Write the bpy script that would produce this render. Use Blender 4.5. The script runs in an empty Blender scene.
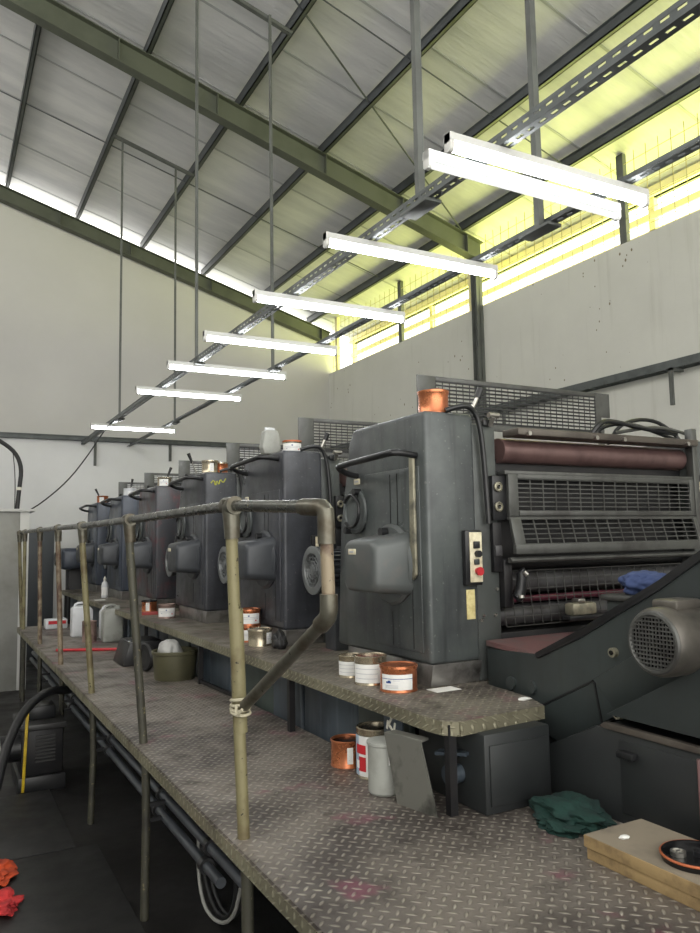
import bpy, bmesh, math, random
from mathutils import Vector, Matrix, noise
random.seed(7)
S = bpy.context.scene
COL = S.collection
PI = math.pi
# ------------------------------------------------------------------ materials
def new_mat(name):
    m = bpy.data.materials.new(name); m.use_nodes = True
    nt = m.node_tree
    return m, nt, nt.nodes['Principled BSDF']
def lk(nt, a, b): nt.links.new(a, b)
def mth(nt, op, a, b=None, c=None):
    n = nt.nodes.new('ShaderNodeMath'); n.operation = op
    for i, v in enumerate((a, b, c)):
        if v is None: continue
        if isinstance(v, (int, float)): n.inputs[i].default_value = v
        else: lk(nt, v, n.inputs[i])
    return n.outputs[0]
def coords(nt, scale=(1, 1, 1)):
    tc = nt.nodes.new('ShaderNodeTexCoord'); mp = nt.nodes.new('ShaderNodeMapping')
    mp.inputs['Scale'].default_value = scale
    lk(nt, tc.outputs['Object'], mp.inputs['Vector'])
    return mp.outputs['Vector']
def noise_n(nt, scale, vec, detail=5, rough=.6):
    n = nt.nodes.new('ShaderNodeTexNoise'); n.inputs['Scale'].default_value = scale
    n.inputs['Detail'].default_value = detail; n.inputs['Roughness'].default_value = rough
    lk(nt, vec, n.inputs['Vector']); return n.outputs['Fac']
def rng(nt, v, lo, hi, a=0., b=1.):
    n = nt.nodes.new('ShaderNodeMapRange'); n.clamp = True
    for i, x in zip((1, 2, 3, 4), (lo, hi, a, b)): n.inputs[i].default_value = x
    lk(nt, v, n.inputs[0]); return n.outputs[0]
def mixc(nt, f, a, b):
    n = nt.nodes.new('ShaderNodeMix'); n.data_type = 'RGBA'
    if isinstance(f, (int, float)): n.inputs[0].default_value = f
    else: lk(nt, f, n.inputs[0])
    for i, v in ((6, a), (7, b)):
        if isinstance(v, tuple): n.inputs[i].default_value = (*v, 1)
        else: lk(nt, v, n.inputs[i])
    return n.outputs[2]
def bump(nt, h, strength, dist, bsdf):
    n = nt.nodes.new('ShaderNodeBump'); n.inputs['Strength'].default_value = strength
    n.inputs['Distance'].default_value = dist
    lk(nt, h, n.inputs['Height']); lk(nt, n.outputs['Normal'], bsdf.inputs['Normal'])
def mat(name, col, rough=.55, metal=0., dirt=None, streak=None, specks=None, bmp=0., dscale=3., dlo=.45, dhi=.7, rvar=0.):
    m, nt, b = new_mat(name)
    b.inputs['Roughness'].default_value = rough; b.inputs['Metallic'].default_value = metal
    c = col; v = coords(nt)
    if dirt or bmp or rvar:
        nf = noise_n(nt, dscale, v)
    if dirt:
        c = mixc(nt, rng(nt, nf, dlo, dhi), c, dirt)
    if streak:
        sv = coords(nt, (9, 9, .7)); sf = noise_n(nt, 2.2, sv, 4)
        c = mixc(nt, rng(nt, sf, .52, .75, 0, .8), c, streak)
    if specks:
        sf = noise_n(nt, 55, v, 2, .5)
        c = mixc(nt, rng(nt, sf, .66, .72), c, specks)
    if isinstance(c, tuple): b.inputs['Base Color'].default_value = (*c, 1)
    else: lk(nt, c, b.inputs['Base Color'])
    if rvar:
        lk(nt, rng(nt, nf, .3, .7, rough - rvar, rough + rvar), b.inputs['Roughness'])
    if bmp:
        fine = noise_n(nt, dscale * 9, v, 4)
        bump(nt, fine, bmp, .004, b)
    return m
def sr(r, g, b):
    f = lambda u: ((u / 255 + .055) / 1.055) ** 2.4 if u > 10 else u / 255 / 12.92
    return (f(r), f(g), f(b))
M = {}
M['wall'] = None
def wall_mat(name, col, upper, zsplit, spots):
    m, nt, b = new_mat(name); b.inputs['Roughness'].default_value = .9
    v = coords(nt)
    c = mixc(nt, rng(nt, noise_n(nt, .9, v), .35, .7), col, tuple(x * .9 for x in col))
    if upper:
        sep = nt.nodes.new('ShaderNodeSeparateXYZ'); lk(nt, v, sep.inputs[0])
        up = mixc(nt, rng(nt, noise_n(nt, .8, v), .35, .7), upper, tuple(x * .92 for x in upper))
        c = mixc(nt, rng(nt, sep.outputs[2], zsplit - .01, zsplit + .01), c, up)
    if spots:
        vo = nt.nodes.new('ShaderNodeTexVoronoi'); vo.inputs['Scale'].default_value = 9; lk(nt, coords(nt, (1, 1, .7)), vo.inputs['Vector'])
        sc_ = nt.nodes.new('ShaderNodeSeparateColor'); lk(nt, vo.outputs['Color'], sc_.inputs[0])
        cl = noise_n(nt, .7, v, 2)
        lim = mth(nt, 'MULTIPLY', mth(nt, 'MULTIPLY', rng(nt, sc_.outputs[0], .35, 1), .34), rng(nt, cl, .42, .6))
        f = mth(nt, 'LESS_THAN', vo.outputs['Distance'], lim)
        c = mixc(nt, f, c, sr(112, 104, 84))
        st = noise_n(nt, 1.4, coords(nt, (1, 5, .35)), 5)
        c = mixc(nt, rng(nt, st, .58, .8, 0, .25), c, sr(120, 115, 100))
    lk(nt, c, b.inputs['Base Color'])
    bump(nt, noise_n(nt, 14, v, 4), .12, .01, b)
    return m
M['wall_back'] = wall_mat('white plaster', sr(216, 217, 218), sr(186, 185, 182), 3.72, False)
M['wall_right'] = wall_mat('spotted grey plaster', sr(196, 196, 190), None, 0, True)
M['floor'] = mat('oily dark concrete', sr(32, 31, 31), .5, 0, sr(15, 15, 16), dscale=1.6, bmp=.3, rvar=.2)
M['cover'] = mat('worn floor sheet', sr(50, 50, 50), .5, .2, sr(30, 30, 31), dscale=2.3, bmp=.2, rvar=.15)
M['outside'] = mat('outdoor ground', sr(120, 130, 80), .9)
def foil():
    m, nt, b = new_mat('roof insulation foil'); v = coords(nt)
    b.inputs['Metallic'].default_value = .1; b.inputs['Roughness'].default_value = .5
    n1 = noise_n(nt, 1.3, coords(nt, (.5, 2.2, .5)), 5)
    c = mixc(nt, rng(nt, n1, .35, .7), sr(214, 214, 212), sr(186, 187, 188))
    lk(nt, c, b.inputs['Base Color'])
    bump(nt, noise_n(nt, 5, coords(nt, (.35, 3, .35)), 5), .5, .03, b)
    return m
M['foil'] = foil()
M['foil_seam'] = mat('foil seam tape', sr(168, 170, 170), .5, .3)
M['rafter'] = mat('olive painted steel', sr(82, 86, 74), .6, .1, sr(68, 72, 61), dscale=2)
M['purlin'] = mat('slate purlin steel', sr(78, 82, 84), .55, .3, sr(62, 66, 66), dscale=2)
M['column'] = mat('dark column steel', sr(92, 95, 92), .6, .2, sr(70, 72, 70))
M['wire'] = mat('screen wire', sr(160, 150, 105), .5, .4)
M['fascia'] = mat('cream fascia', sr(225, 215, 165), .8)
M['tray'] = mat('galvanised tray', sr(84, 88, 88), .5, .4, sr(66, 70, 70), dscale=6)
M['lampbody'] = mat('white enamel batten', sr(196, 197, 195), .4)
M['lampcap'] = mat('lamp holder', sr(200, 200, 196), .5)
def emis(name, col, s):
    m, nt, b = new_mat(name)
    b.inputs['Base Color'].default_value = (*col, 1); b.inputs['Emission Color'].default_value = (*col, 1)
    b.inputs['Emission Strength'].default_value = s
    return m
M['tube'] = emis('glowing tube', (.97, .99, 1.), 20)
M['tube_dim'] = emis('weak tube', (.97, .97, .95), .3)
# machine paints
G = sr(86, 90, 91)
M['hull'] = mat('grey press enamel', sr(80, 85, 85), .36, .15, sr(58, 61, 64), streak=sr(50, 52, 54), specks=sr(98, 101, 99), dscale=2.6, dlo=.42, dhi=.66, bmp=.06, rvar=.12)
M['hull_dark'] = mat('darker inky press enamel', sr(66, 68, 74), .36, .15, sr(44, 46, 51), streak=sr(46, 46, 52), specks=sr(92, 86, 90), dscale=3.2, dlo=.42, dhi=.64, rvar=.12)
M['hull_red'] = mat('press enamel with red ink', sr(62, 63, 68), .38, .15, sr(98, 52, 58), streak=sr(48, 45, 50), specks=sr(110, 72, 78), dscale=5, dlo=.50, dhi=.72, rvar=.1)
M['hull_blue'] = mat('bluish press enamel', sr(62, 68, 80), .36, .15, sr(46, 50, 58), streak=sr(76, 88, 106), dscale=2.4, rvar=.1)
M['hood'] = mat('gear hood enamel', sr(82, 86, 86), .4, .15, sr(104, 98, 95), dscale=4, dlo=.5, dhi=.75, rvar=.1)
M['hood_dark'] = mat('darker gear hood enamel', sr(60, 63, 68), .4, .15, sr(44, 46, 50), dscale=4, dlo=.5, dhi=.75, rvar=.1)
M['frame'] = mat('side frame paint', sr(76, 80, 79), .45, .2, sr(54, 55, 55), streak=sr(52, 51, 50), dscale=4)
M['guard'] = mat('guard steel', sr(82, 83, 81), .45, .4, sr(62, 61, 60), dscale=7)
M['grille'] = mat('pale motor grille', sr(118, 121, 122), .4, .4, sr(92, 94, 96), dscale=9)
M['black'] = mat('black enamel', sr(30, 31, 33), .35, .2, sr(44, 44, 46))
M['deep'] = mat('greasy machine interior', sr(22, 22, 25), .5, .2, sr(34, 32, 33), dscale=6)
M['steel'] = mat('bare steel', sr(168, 166, 160), .32, .85, sr(110, 106, 100), dscale=5, rvar=.1)
M['brownsteel'] = mat('brown oiled beam', sr(84, 78, 72), .45, .4, sr(62, 56, 52), dscale=5)
M['inkroll'] = mat('ink coated roller', sr(108, 84, 82), .35, .4, sr(84, 64, 64), dscale=7)
M['redroll'] = mat('magenta roller', sr(88, 38, 52), .35, .1, sr(60, 32, 40), dscale=8)
M['greyroll'] = mat('grey blanket roller', sr(76, 76, 78), .45, .3, sr(58, 55, 57), dscale=7)
M['strap'] = mat('worn lever steel', sr(150, 146, 128), .45, .5, sr(92, 90, 82), dscale=14)
M['dirtyskirt'] = mat('polished skirt steel', sr(150, 148, 146), .35, .7, sr(70, 68, 66), dscale=6)
M['motorfin'] = mat('grey motor casting', sr(70, 73, 77), .45, .3, sr(52, 54, 58), dscale=8)
M['deliv'] = mat('dark green delivery paint', sr(58, 64, 64), .42, .15, sr(46, 50, 51), streak=sr(50, 54, 53), dscale=2.2, rvar=.08)
M['deliv_dark'] = mat('dark lower panel paint', sr(44, 47, 48), .45, .15, sr(35, 37, 39), dscale=2.2)
M['reddust'] = mat('dusty red plate', sr(116, 84, 84), .6, .2, sr(100, 92, 90), dscale=9)
M['motorgrey'] = mat('delivery motor paint', sr(94, 90, 84), .4, .3, sr(66, 64, 60), dscale=7)
M['bed'] = mat('blue grey bed paint', sr(62, 71, 80), .45, .15, sr(40, 46, 52), streak=sr(82, 90, 98), dscale=2.5)
M['bedgreen'] = mat('green grey bed paint', sr(62, 72, 68), .45, .15, sr(42, 48, 46), streak=sr(48, 54, 52), dscale=2.5)
M['rail'] = mat('yellowed post paint', sr(122, 116, 86), .5, .15, sr(92, 82, 58), specks=sr(36, 32, 26), dscale=7, dlo=.45, dhi=.66)
M['rail_rust'] = mat('rusty post paint', sr(134, 122, 102), .55, .15, sr(82, 62, 50), specks=sr(40, 32, 28), dscale=8, dlo=.42, dhi=.6)
M['rail_dark'] = mat('dark post paint', sr(66, 65, 55), .5, .15, sr(46, 44, 40), specks=sr(120, 114, 86), dscale=7)
M['pipe'] = mat('greasy rail pipe', sr(98, 99, 95), .3, .75, sr(70, 69, 63), dscale=12, rvar=.1)
M['elbow'] = mat('rusty elbow', sr(98, 96, 86), .36, .65, sr(72, 62, 50), dscale=12, rvar=.1)
M['conduit'] = mat('dark conduit paint', sr(74, 78, 84), .35, .3, sr(56, 60, 64), dscale=4)
M['rope'] = mat('pale tie cord', sr(176, 170, 148), .8)
M['copper'] = mat('copper lacquered tin', sr(196, 122, 84), .3, .75, sr(136, 80, 58), dscale=8, rvar=.1)
M['tin'] = mat('bare tin', sr(196, 186, 164), .26, .85, sr(140, 128, 108), dscale=8)
M['tin_ink'] = mat('inky tin', sr(150, 128, 120), .4, .5, sr(96, 70, 70), dscale=12)
M['label'] = mat('white can label', sr(226, 226, 224), .6, 0, sr(206, 206, 206), dscale=9)
M['labelgrey'] = mat('label print grey', sr(172, 174, 182), .6)
M['labelblue'] = mat('label print blue', sr(40, 70, 130), .6)
M['labelred'] = mat('label print red', sr(186, 34, 44), .6)
M['labelskin'] = mat('label pale blue', sr(150, 170, 190), .6)
M['inkred'] = mat('dark red ink', sr(96, 26, 40), .25)
M['inkblack'] = mat('black ink', sr(18, 18, 20), .25)
M['plastic'] = mat('milky plastic', sr(206, 208, 212), .45, 0, sr(176, 178, 180), dscale=4)
M['plastic2'] = mat('greyish jar plastic', sr(150, 152, 147), .45, 0, sr(124, 125, 119), dscale=6)
M['olive'] = mat('olive bucket plastic', sr(76, 74, 54), .5, 0, sr(58, 56, 42), dscale=5)
M['bag'] = mat('clear grey bag', sr(160, 160, 158), .35, 0, sr(120, 120, 118), dscale=8)
M['zinc'] = mat('greasy grey sheet', sr(112, 112, 106), .5, .4, sr(66, 66, 62), dscale=5, dlo=.5, dhi=.66)
M['wood'] = mat('weathered plank', sr(134, 124, 108), .8, 0, sr(106, 98, 88), dscale=4)
M['woodedge'] = mat('raw plank edge', sr(158, 134, 94), .8, 0, sr(112, 92, 64), dscale=12)
M['greenrag'] = mat('green rag', sr(16, 50, 44), .9, 0, sr(10, 30, 30), dscale=9)
M['bluerag'] = mat('blue rag', sr(52, 66, 104), .9, 0, sr(34, 44, 76), dscale=9)
M['redrag'] = mat('red rag', sr(196, 52, 52), .9, 0, sr(140, 30, 36), dscale=9)
M['orangerag'] = mat('orange rag', sr(200, 74, 30), .9, 0, sr(130, 44, 24), dscale=9)
M['red'] = mat('red plastic', sr(176, 40, 48), .4)
M['redwood'] = mat('dull red stick', sr(150, 60, 58), .6)
M['yellow'] = mat('yellow paint', sr(206, 176, 40), .5, 0, sr(150, 120, 30), dscale=9)
M['cream'] = mat('cream plate', sr(214, 206, 180), .5, 0, sr(180, 168, 140), dscale=30)
M['note'] = mat('yellowed note', sr(206, 194, 140), .7, 0, sr(180, 164, 110), dscale=40)
M['paper'] = mat('paper scrap', sr(222, 222, 218), .8)
M['rubber'] = mat('black rubber', sr(26, 26, 28), .5)
M['cabinet'] = mat('grey cabinet', sr(146, 146, 142), .6, .1, sr(126, 125, 120), dscale=2)
M['cabtrim'] = mat('pale cabinet trim', sr(196, 196, 194), .6)
M['doorgrey'] = mat('dark door', sr(70, 74, 80), .6)
M['orange'] = mat('orange tin rim', sr(176, 96, 60), .4, .3)
M['white'] = mat('white print', sr(215, 212, 200), .7)
M['greenmark'] = mat('yellow green chalk', sr(176, 178, 70), .8)
def diamond(name, base, dark, light, oil, ink=True):
    m, nt, b = new_mat(name); v = coords(nt)
    sep = nt.nodes.new('ShaderNodeSeparateXYZ'); lk(nt, v, sep.inputs[0])
    x = mth(nt, 'ADD', sep.outputs[0], sep.outputs[2]); y = mth(nt, 'ADD', sep.outputs[1], sep.outputs[2])
    p = .036
    k = 1 / (p * math.sqrt(2))
    u = mth(nt, 'MULTIPLY', mth(nt, 'ADD', x, y), k); w = mth(nt, 'MULTIPLY', mth(nt, 'SUBTRACT', x, y), k)
    fu, fw = mth(nt, 'FLOOR', u), mth(nt, 'FLOOR', w)
    du = mth(nt, 'SUBTRACT', mth(nt, 'SUBTRACT', u, fu), .5); dw = mth(nt, 'SUBTRACT', mth(nt, 'SUBTRACT', w, fw), .5)
    par = mth(nt, 'PINGPONG', mth(nt, 'ADD', fu, fw), 1.)
    inv = mth(nt, 'SUBTRACT', 1., par)
    a = mth(nt, 'ADD', mth(nt, 'MULTIPLY', du, par), mth(nt, 'MULTIPLY', dw, inv))
    c = mth(nt, 'ADD', mth(nt, 'MULTIPLY', dw, par), mth(nt, 'MULTIPLY', du, inv))
    e = mth(nt, 'ADD', mth(nt, 'POWER', mth(nt, 'DIVIDE', a, .47), 2.), mth(nt, 'POWER', mth(nt, 'DIVIDE', c, .17), 2.))
    h = rng(nt, e, .25, 1.1, 1., 0.)
    n1 = noise_n(nt, 2.1, v, 6); n2 = noise_n(nt, 7, v, 5)
    col = mixc(nt, rng(nt, n1, .42, .62), base, dark)
    col = mixc(nt, rng(nt, n2, .55, .72, 0, .8), col, oil)
    if ink:
        n3 = noise_n(nt, 3.2, coords(nt, (1.3, 1, 1)), 3)
        col = mixc(nt, rng(nt, n3, .60, .70, 0, .5), col, sr(140, 70, 96))
    worn = mth(nt, 'MULTIPLY', h, rng(nt, n2, .3, .6, .9, .35))
    col = mixc(nt, worn, col, light)
    lk(nt, col, b.inputs['Base Color'])
    b.inputs['Metallic'].default_value = .35
    lk(nt, rng(nt, n2, .3, .7, .36, .62), b.inputs['Roughness'])
    bump(nt, mth(nt, 'ADD', h, mth(nt, 'MULTIPLY', n2, .25)), .9, .005, b)
    return m
M['tread'] = diamond('worn tread plate', sr(126, 119, 112), sr(78, 72, 69), sr(176, 170, 158), sr(52, 46, 43))
M['tread_up'] = diamond('oily tread plate', sr(130, 124, 114), sr(92, 86, 80), sr(170, 164, 146), sr(58, 53, 50))
M['lip'] = diamond('yellowed tread lip', sr(134, 130, 110), sr(106, 102, 86), sr(174, 170, 148), sr(80, 75, 63), False)
# ------------------------------------------------------------------ mesh builder
def gloc(o):
    v = Vector((0, 0, 0))
    while o is not None:
        v += o.location; o = o.parent
    return v
class MB:
    def __init__(self): self.bm = bmesh.new(); self.mats = []
    def mi(self, m):
        m = M[m] if isinstance(m, str) else m
        if m not in self.mats: self.mats.append(m)
        return self.mats.index(m)
    def _add(self, vs, fs, m, bev=0, seg=2, mtx=None):
        i = self.mi(m); bm = self.bm
        V = [bm.verts.new(mtx @ Vector(v) if mtx else Vector(v)) for v in vs]
        F = []
        for f in fs:
            try: F.append(bm.faces.new([V[k] for k in f]))
            except ValueError: pass
        for f in F: f.material_index = i
        if bev:
            es = list({e for f in F for e in f.edges})
            r = bmesh.ops.bevel(bm, geom=es, offset=bev, segments=seg, profile=.5, affect='EDGES', clamp_overlap=True)
            for f in r['faces']: f.material_index = i
        return self
    def box(self, x0, x1, y0, y1, z0, z1, m, bev=0, mtx=None, seg=2):
        vs = [(x, y, z) for x in (x0, x1) for y in (y0, y1) for z in (z0, z1)]
        fs = [(0, 1, 3, 2), (4, 6, 7, 5), (0, 4, 5, 1), (2, 3, 7, 6), (0, 2, 6, 4), (1, 5, 7, 3)]
        return self._add(vs, fs, m, bev, seg, mtx)
    def bar(self, p0, p1, w, h, m, up=(0, 0, 1), bev=0):
        p0, p1 = Vector(p0), Vector(p1); d = p1 - p0; L = d.length; d.normalize()
        up = Vector(up)
        if abs(d.dot(up)) > .99: up = Vector((1, 0, 0))
        s = d.cross(up).normalized(); u = s.cross(d)
        mt = Matrix(((d.x, s.x, u.x, p0.x), (d.y, s.y, u.y, p0.y), (d.z, s.z, u.z, p0.z), (0, 0, 0, 1)))
        return self.box(0, L, -w / 2, w / 2, -h / 2, h / 2, m, bev, mt)
    def prism(self, pts, ax, t0, t1, m, bev=0, seg=2):
        # pts 2D; ax 'x': (y,z), 'y': (x,z), 'z': (x,y)
        n = len(pts)
        def P(p, t): return {'x': (t, p[0], p[1]), 'y': (p[0], t, p[1]), 'z': (p[0], p[1], t)}[ax]
        vs = [P(p, t0) for p in pts] + [P(p, t1) for p in pts]
        fs = [tuple(range(n)), tuple(range(2 * n - 1, n - 1, -1))] + [(i, (i + 1) % n, n + (i + 1) % n, n + i) for i in range(n)]
        self._add(vs, fs, m, bev, seg)
        return self
    def cyl(self, p0, p1, r, m, r1=None, seg=20, caps=True):
        p0, p1 = Vector(p0), Vector(p1); d = (p1 - p0).normalized(); r1 = r if r1 is None else r1
        a = d.orthogonal().normalized(); b = d.cross(a)
        vs = []
        for p, rr in ((p0, r), (p1, r1)):
            for k in range(seg):
                t = 2 * PI * k / seg; vs.append(p + (a * math.cos(t) + b * math.sin(t)) * rr)
        fs = [(k, (k + 1) % seg, seg + (k + 1) % seg, seg + k) for k in range(seg)]
        if caps: fs += [tuple(range(seg - 1, -1, -1)), tuple(range(seg, 2 * seg))]
        return self._add(vs, fs, m)
    def tube(self, pts, r, m, seg=12, sm=0, closed=False):
        pts = [Vector(p) for p in pts]
        for _ in range(sm):
            q = [pts[0]]
            for a, b in zip(pts, pts[1:]): q += [a * .75 + b * .25, a * .25 + b * .75]
            q.append(pts[-1]); pts = q
        n = len(pts); rs = r if isinstance(r, (list, tuple)) else [r] * n
        vs = []; a = None
        for i, p in enumerate(pts):
            d = ((pts[(i + 1) % n] - pts[i - 1]) if closed else (pts[min(i + 1, n - 1)] - pts[max(i - 1, 0)])).normalized()
            if a is None: a = d.orthogonal().normalized()
            a = (a - d * a.dot(d)).normalized(); b = d.cross(a)
            for k in range(seg):
                t = 2 * PI * k / seg; vs.append(p + (a * math.cos(t) + b * math.sin(t)) * rs[i])
        fs = []
        for i in range(n if closed else n - 1):
            j = (i + 1) % n
            fs += [(i * seg + k, i * seg + (k + 1) % seg, j * seg + (k + 1) % seg, j * seg + k) for k in range(seg)]
        if not closed: fs += [tuple(range(seg - 1, -1, -1)), tuple((n - 1) * seg + k for k in range(seg))]
        return self._add(vs, fs, m)
    def lathe(self, prof, c, m, ax=(0, 0, 1), seg=28, a0=0., a1=2 * PI):
        c = Vector(c); d = Vector(ax).normalized()
        if abs(d.z) > .99: a = Vector((1, 0, 0)); b = Vector((0, 1, 0))
        else: a = Vector((0, 0, 1)).cross(d).normalized(); b = d.cross(a)
        full = abs(a1 - a0 - 2 * PI) < 1e-6; ns = seg if full else seg + 1
        vs = []; n = len(prof)
        for r, z in prof:
            for k in range(ns):
                t = a0 + (a1 - a0) * k / seg; vs.append(c + d * z + (a * math.cos(t) + b * math.sin(t)) * max(r, 1e-4))
        fs = []
        for i in range(n - 1):
            for k in range(seg):
                k2 = (k + 1) % ns if full else k + 1
                fs.append((i * ns + k, i * ns + k2, (i + 1) * ns + k2, (i + 1) * ns + k))
        return self._add(vs, fs, m)
    def blob(self, c, sx, sy, sz, m, amp=.3, fr=3., sub=4, seed=0., flat=0):
        t = bmesh.new(); bmesh.ops.create_icosphere(t, subdivisions=sub, radius=1)
        vs = []
        for v in t.verts:
            p = v.co.copy(); q = p * fr + Vector((seed, seed * 2, seed * 3))
            f = 1 + amp * .6 * noise.noise(q * .6) + amp * .3 * noise.noise(q * 1.3) - amp * .22 * abs(noise.noise(q * 2.6))
            p = p * f; z = p.z * sz
            if flat: z = max(z, -flat * sz)
            vs.append((c[0] + p.x * sx, c[1] + p.y * sy, c[2] + z))
        idx = {v: i for i, v in enumerate(t.verts)}
        fs = [[idx[v] for v in f.verts] for f in t.faces]; t.free()
        return self._add(vs, fs, m)
    def build(self, name, parent=None, org=None, angle=35):
        o3 = gloc(parent) if org is None else Vector(org)
        bm = self.bm
        bmesh.ops.remove_doubles(bm, verts=bm.verts, dist=1e-6)
        bmesh.ops.recalc_face_normals(bm, faces=bm.faces)
        for v in bm.verts: v.co -= o3
        me = bpy.data.meshes.new(name); bm.to_mesh(me); bm.free()
        for m in self.mats: me.materials.append(m)
        me.shade_smooth()
        try: me.set_sharp_from_angle(angle=math.radians(angle))
        except Exception: pass
        o = bpy.data.objects.new(name, me); COL.objects.link(o)
        if parent is not None: o.parent = parent
        elif org is not None: o.location = o3
        return o
def tag(o, label=None, cat=None, group=None, kind=None):
    if label: o['label'] = label
    if cat: o['category'] = cat
    if group: o['group'] = group
    if kind: o['kind'] = kind
    return o
def thing(name, loc, label, cat, group=None):
    o = bpy.data.objects.new(name, None); COL.objects.link(o); o.location = loc; o.empty_display_size = .1
    return tag(o, label, cat, group)
def struct(mb, name, label=None, cat=None):
    o = mb.build(name, org=(0, 0, 0)); o['kind'] = 'structure'
    return tag(o, label, cat)
def copy_tree(o, parent=None):
    c = o.copy(); COL.objects.link(c)
    if parent is not None: c.parent = parent
    for ch in list(o.children): copy_tree(ch, c)
    return c
def kids(o, nm): return [c for c in o.children if c.name.split('.')[0] == nm]
# ------------------------------------------------------------------ camera
cam = bpy.data.cameras.new('camera'); co = bpy.data.objects.new('camera', cam); COL.objects.link(co)
yaw, pit, rol = math.radians(28.546), math.radians(5.531), math.radians(-1.054)
f = Vector((math.sin(yaw) * math.cos(pit), math.cos(yaw) * math.cos(pit), math.sin(pit)))
r = Vector((math.cos(yaw), -math.sin(yaw), 0)); u = r.cross(f)
r2 = r * math.cos(rol) + u * math.sin(rol); u2 = -r * math.sin(rol) + u * math.cos(rol)
co.matrix_world = Matrix(((r2.x, u2.x, -f.x, 0), (r2.y, u2.y, -f.y, 0), (r2.z, u2.z, -f.z, 1.85), (0, 0, 0, 1)))
cam.sensor_fit = 'VERTICAL'; cam.sensor_height = 24; cam.lens = 758 / 933 * 24; cam.clip_start = .05
S.camera = co
# ------------------------------------------------------------------ building shell
XW, YB = 6.95, 13.6
SL = .294
def zr(x): return 8.40 - SL * x          # underside of the roof foil
struct(MB().box(-5, 7.1, -4, 13.8, -.12, 0, 'floor'), 'floor', 'dark oily concrete floor of the hall', 'floor')
mb = MB()
pr = [(-5, 0), (XW + .15, 0), (XW + .15, 8.12 - SL * (XW + .15)), (-5, 8.12 + SL * 5)]
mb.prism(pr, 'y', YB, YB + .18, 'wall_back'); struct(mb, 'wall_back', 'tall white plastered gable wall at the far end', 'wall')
struct(MB().box(XW, XW + .15, -4, YB, 0, 5.24, 'wall_right'), 'wall_right', 'grey plaster side wall spotted with stains', 'wall')
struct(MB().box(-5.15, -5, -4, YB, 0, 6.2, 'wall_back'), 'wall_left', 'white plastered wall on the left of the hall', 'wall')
mb = MB()
xa, xb, ya, yb = -5.2, 7.85, -4.2, 13.95
vs = [(x, y, zr(x) + t) for t in (0, .05) for x, y in ((xa, ya), (xb, ya), (xb, yb), (xa, yb))]
mb._add(vs, [(0, 1, 2, 3), (7, 6, 5, 4), (0, 4, 5, 1), (1, 5, 6, 2), (2, 6, 7, 3), (3, 7, 4, 0)], 'foil')
y = -3.5
while y < 13.8:
    mb.bar((xa, y, zr(xa) - .004), (xb, y, zr(xb) - .004), .03, .008, 'foil_seam'); y += 1.22
struct(mb, 'ceiling', 'sloping metal roof lined with silver insulation foil', 'ceiling')
# purlins (C sections) along the hall
for x in (-3.8, -2.63, -1.46, -.29, .88, 2.04, 3.2, 4.37, 5.53, 6.62, 7.7):
    zt = zr(x) - .006
    mb = MB(); w = .06; h = .135; t = .012
    mb.box(x - w / 2, x - w / 2 + t, ya + .1, yb - .05, zt - h, zt, 'purlin')
    mb.box(x - w / 2, x + w / 2, ya + .1, yb - .05, zt - h, zt - h + t, 'purlin')
    mb.box(x - w / 2, x + w / 2, ya + .1, yb - .05, zt - t - .018, zt - .018, 'purlin')
    mb.box(x + w / 2 - t, x + w / 2, ya + .1, yb - .05, zt - h, zt - h + .035, 'purlin')
    struct(mb, 'purlin', 'slate coloured steel purlin under the roof foil', 'roof beam')
def rafter(yc, c0, dep, x0, x1, nm):
    mb = MB(); hw = .075
    def zz(x): return c0 - SL * x
    for (a, b, wy) in ((0, .014, hw), (dep - .014, dep, hw)):
        vs = [(x, yc + s * wy, zz(x) - q) for x in (x0, x1) for s in (-1, 1) for q in (b, a)]
        mb._add(vs, [(0, 1, 3, 2), (4, 6, 7, 5), (0, 4, 5, 1), (2, 3, 7, 6), (0, 2, 6, 4), (1, 5, 7, 3)], 'rafter')
    vs = [(x, yc + s * .008, zz(x) - q) for x in (x0, x1) for s in (-1, 1) for q in (dep - .01, .01)]
    mb._add(vs, [(0, 1, 3, 2), (4, 6, 7, 5), (0, 4, 5, 1), (2, 3, 7, 6), (0, 2, 6, 4), (1, 5, 7, 3)], 'rafter')
    for x in (1.7, 2.9, 4.4, 5.6, 6.7):
        mb.box(x - .006, x + .006, yc - hw, yc + hw, zz(x) - dep + .012, zz(x) - .016, 'rafter')
    return struct(mb, 'rafter', nm, 'roof beam')
rafter(8.65, 8.262, .30, -5, 6.98, 'nearer olive green steel rafter crossing the hall')
rafter(13.46, 8.085, .25, -5, 6.9, 'olive green steel rafter along the far gable wall')
# columns and clerestory
def column(y, zt, x=XW - .06, w=.13):
    mb = MB()
    mb.box(x - .06, x + .055, y - w / 2, y - w / 2 + .012, 0, zt, 'column'); mb.box(x - .06, x + .055, y + w / 2 - .012, y + w / 2, 0, zt, 'column')
    mb.box(x - .01, x + .002, y - w / 2, y + w / 2, 0, zt, 'column')
    return struct(mb, 'column', 'dark steel column standing against the grey side wall', 'column')
column(8.65, 5.95)
for y in (1.2, 3.4, 6.0, 10.9, 13.3):
    w = .05
    struct(MB().box(XW + .02, XW + .08, y - w, y + w, 5.24, zr(XW) - .02, 'column' if y < 13 else 'fascia'), 'trim_1' if y == 6.0 else 'trim_2', 'short post above the side wall', 'post')
struct(MB().box(XW + .02, XW + .1, 8.72, 8.95, 5.24, 6.2, 'fascia'), 'trim_3', 'cream post above the side wall beside the column', 'post')
mb = MB()
zt = zr(XW) - .05
y = -1.
while y < 13.5:
    mb.box(XW + .03, XW + .036, y - .003, y + .003, 5.24, zt, 'wire'); y += .17
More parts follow.
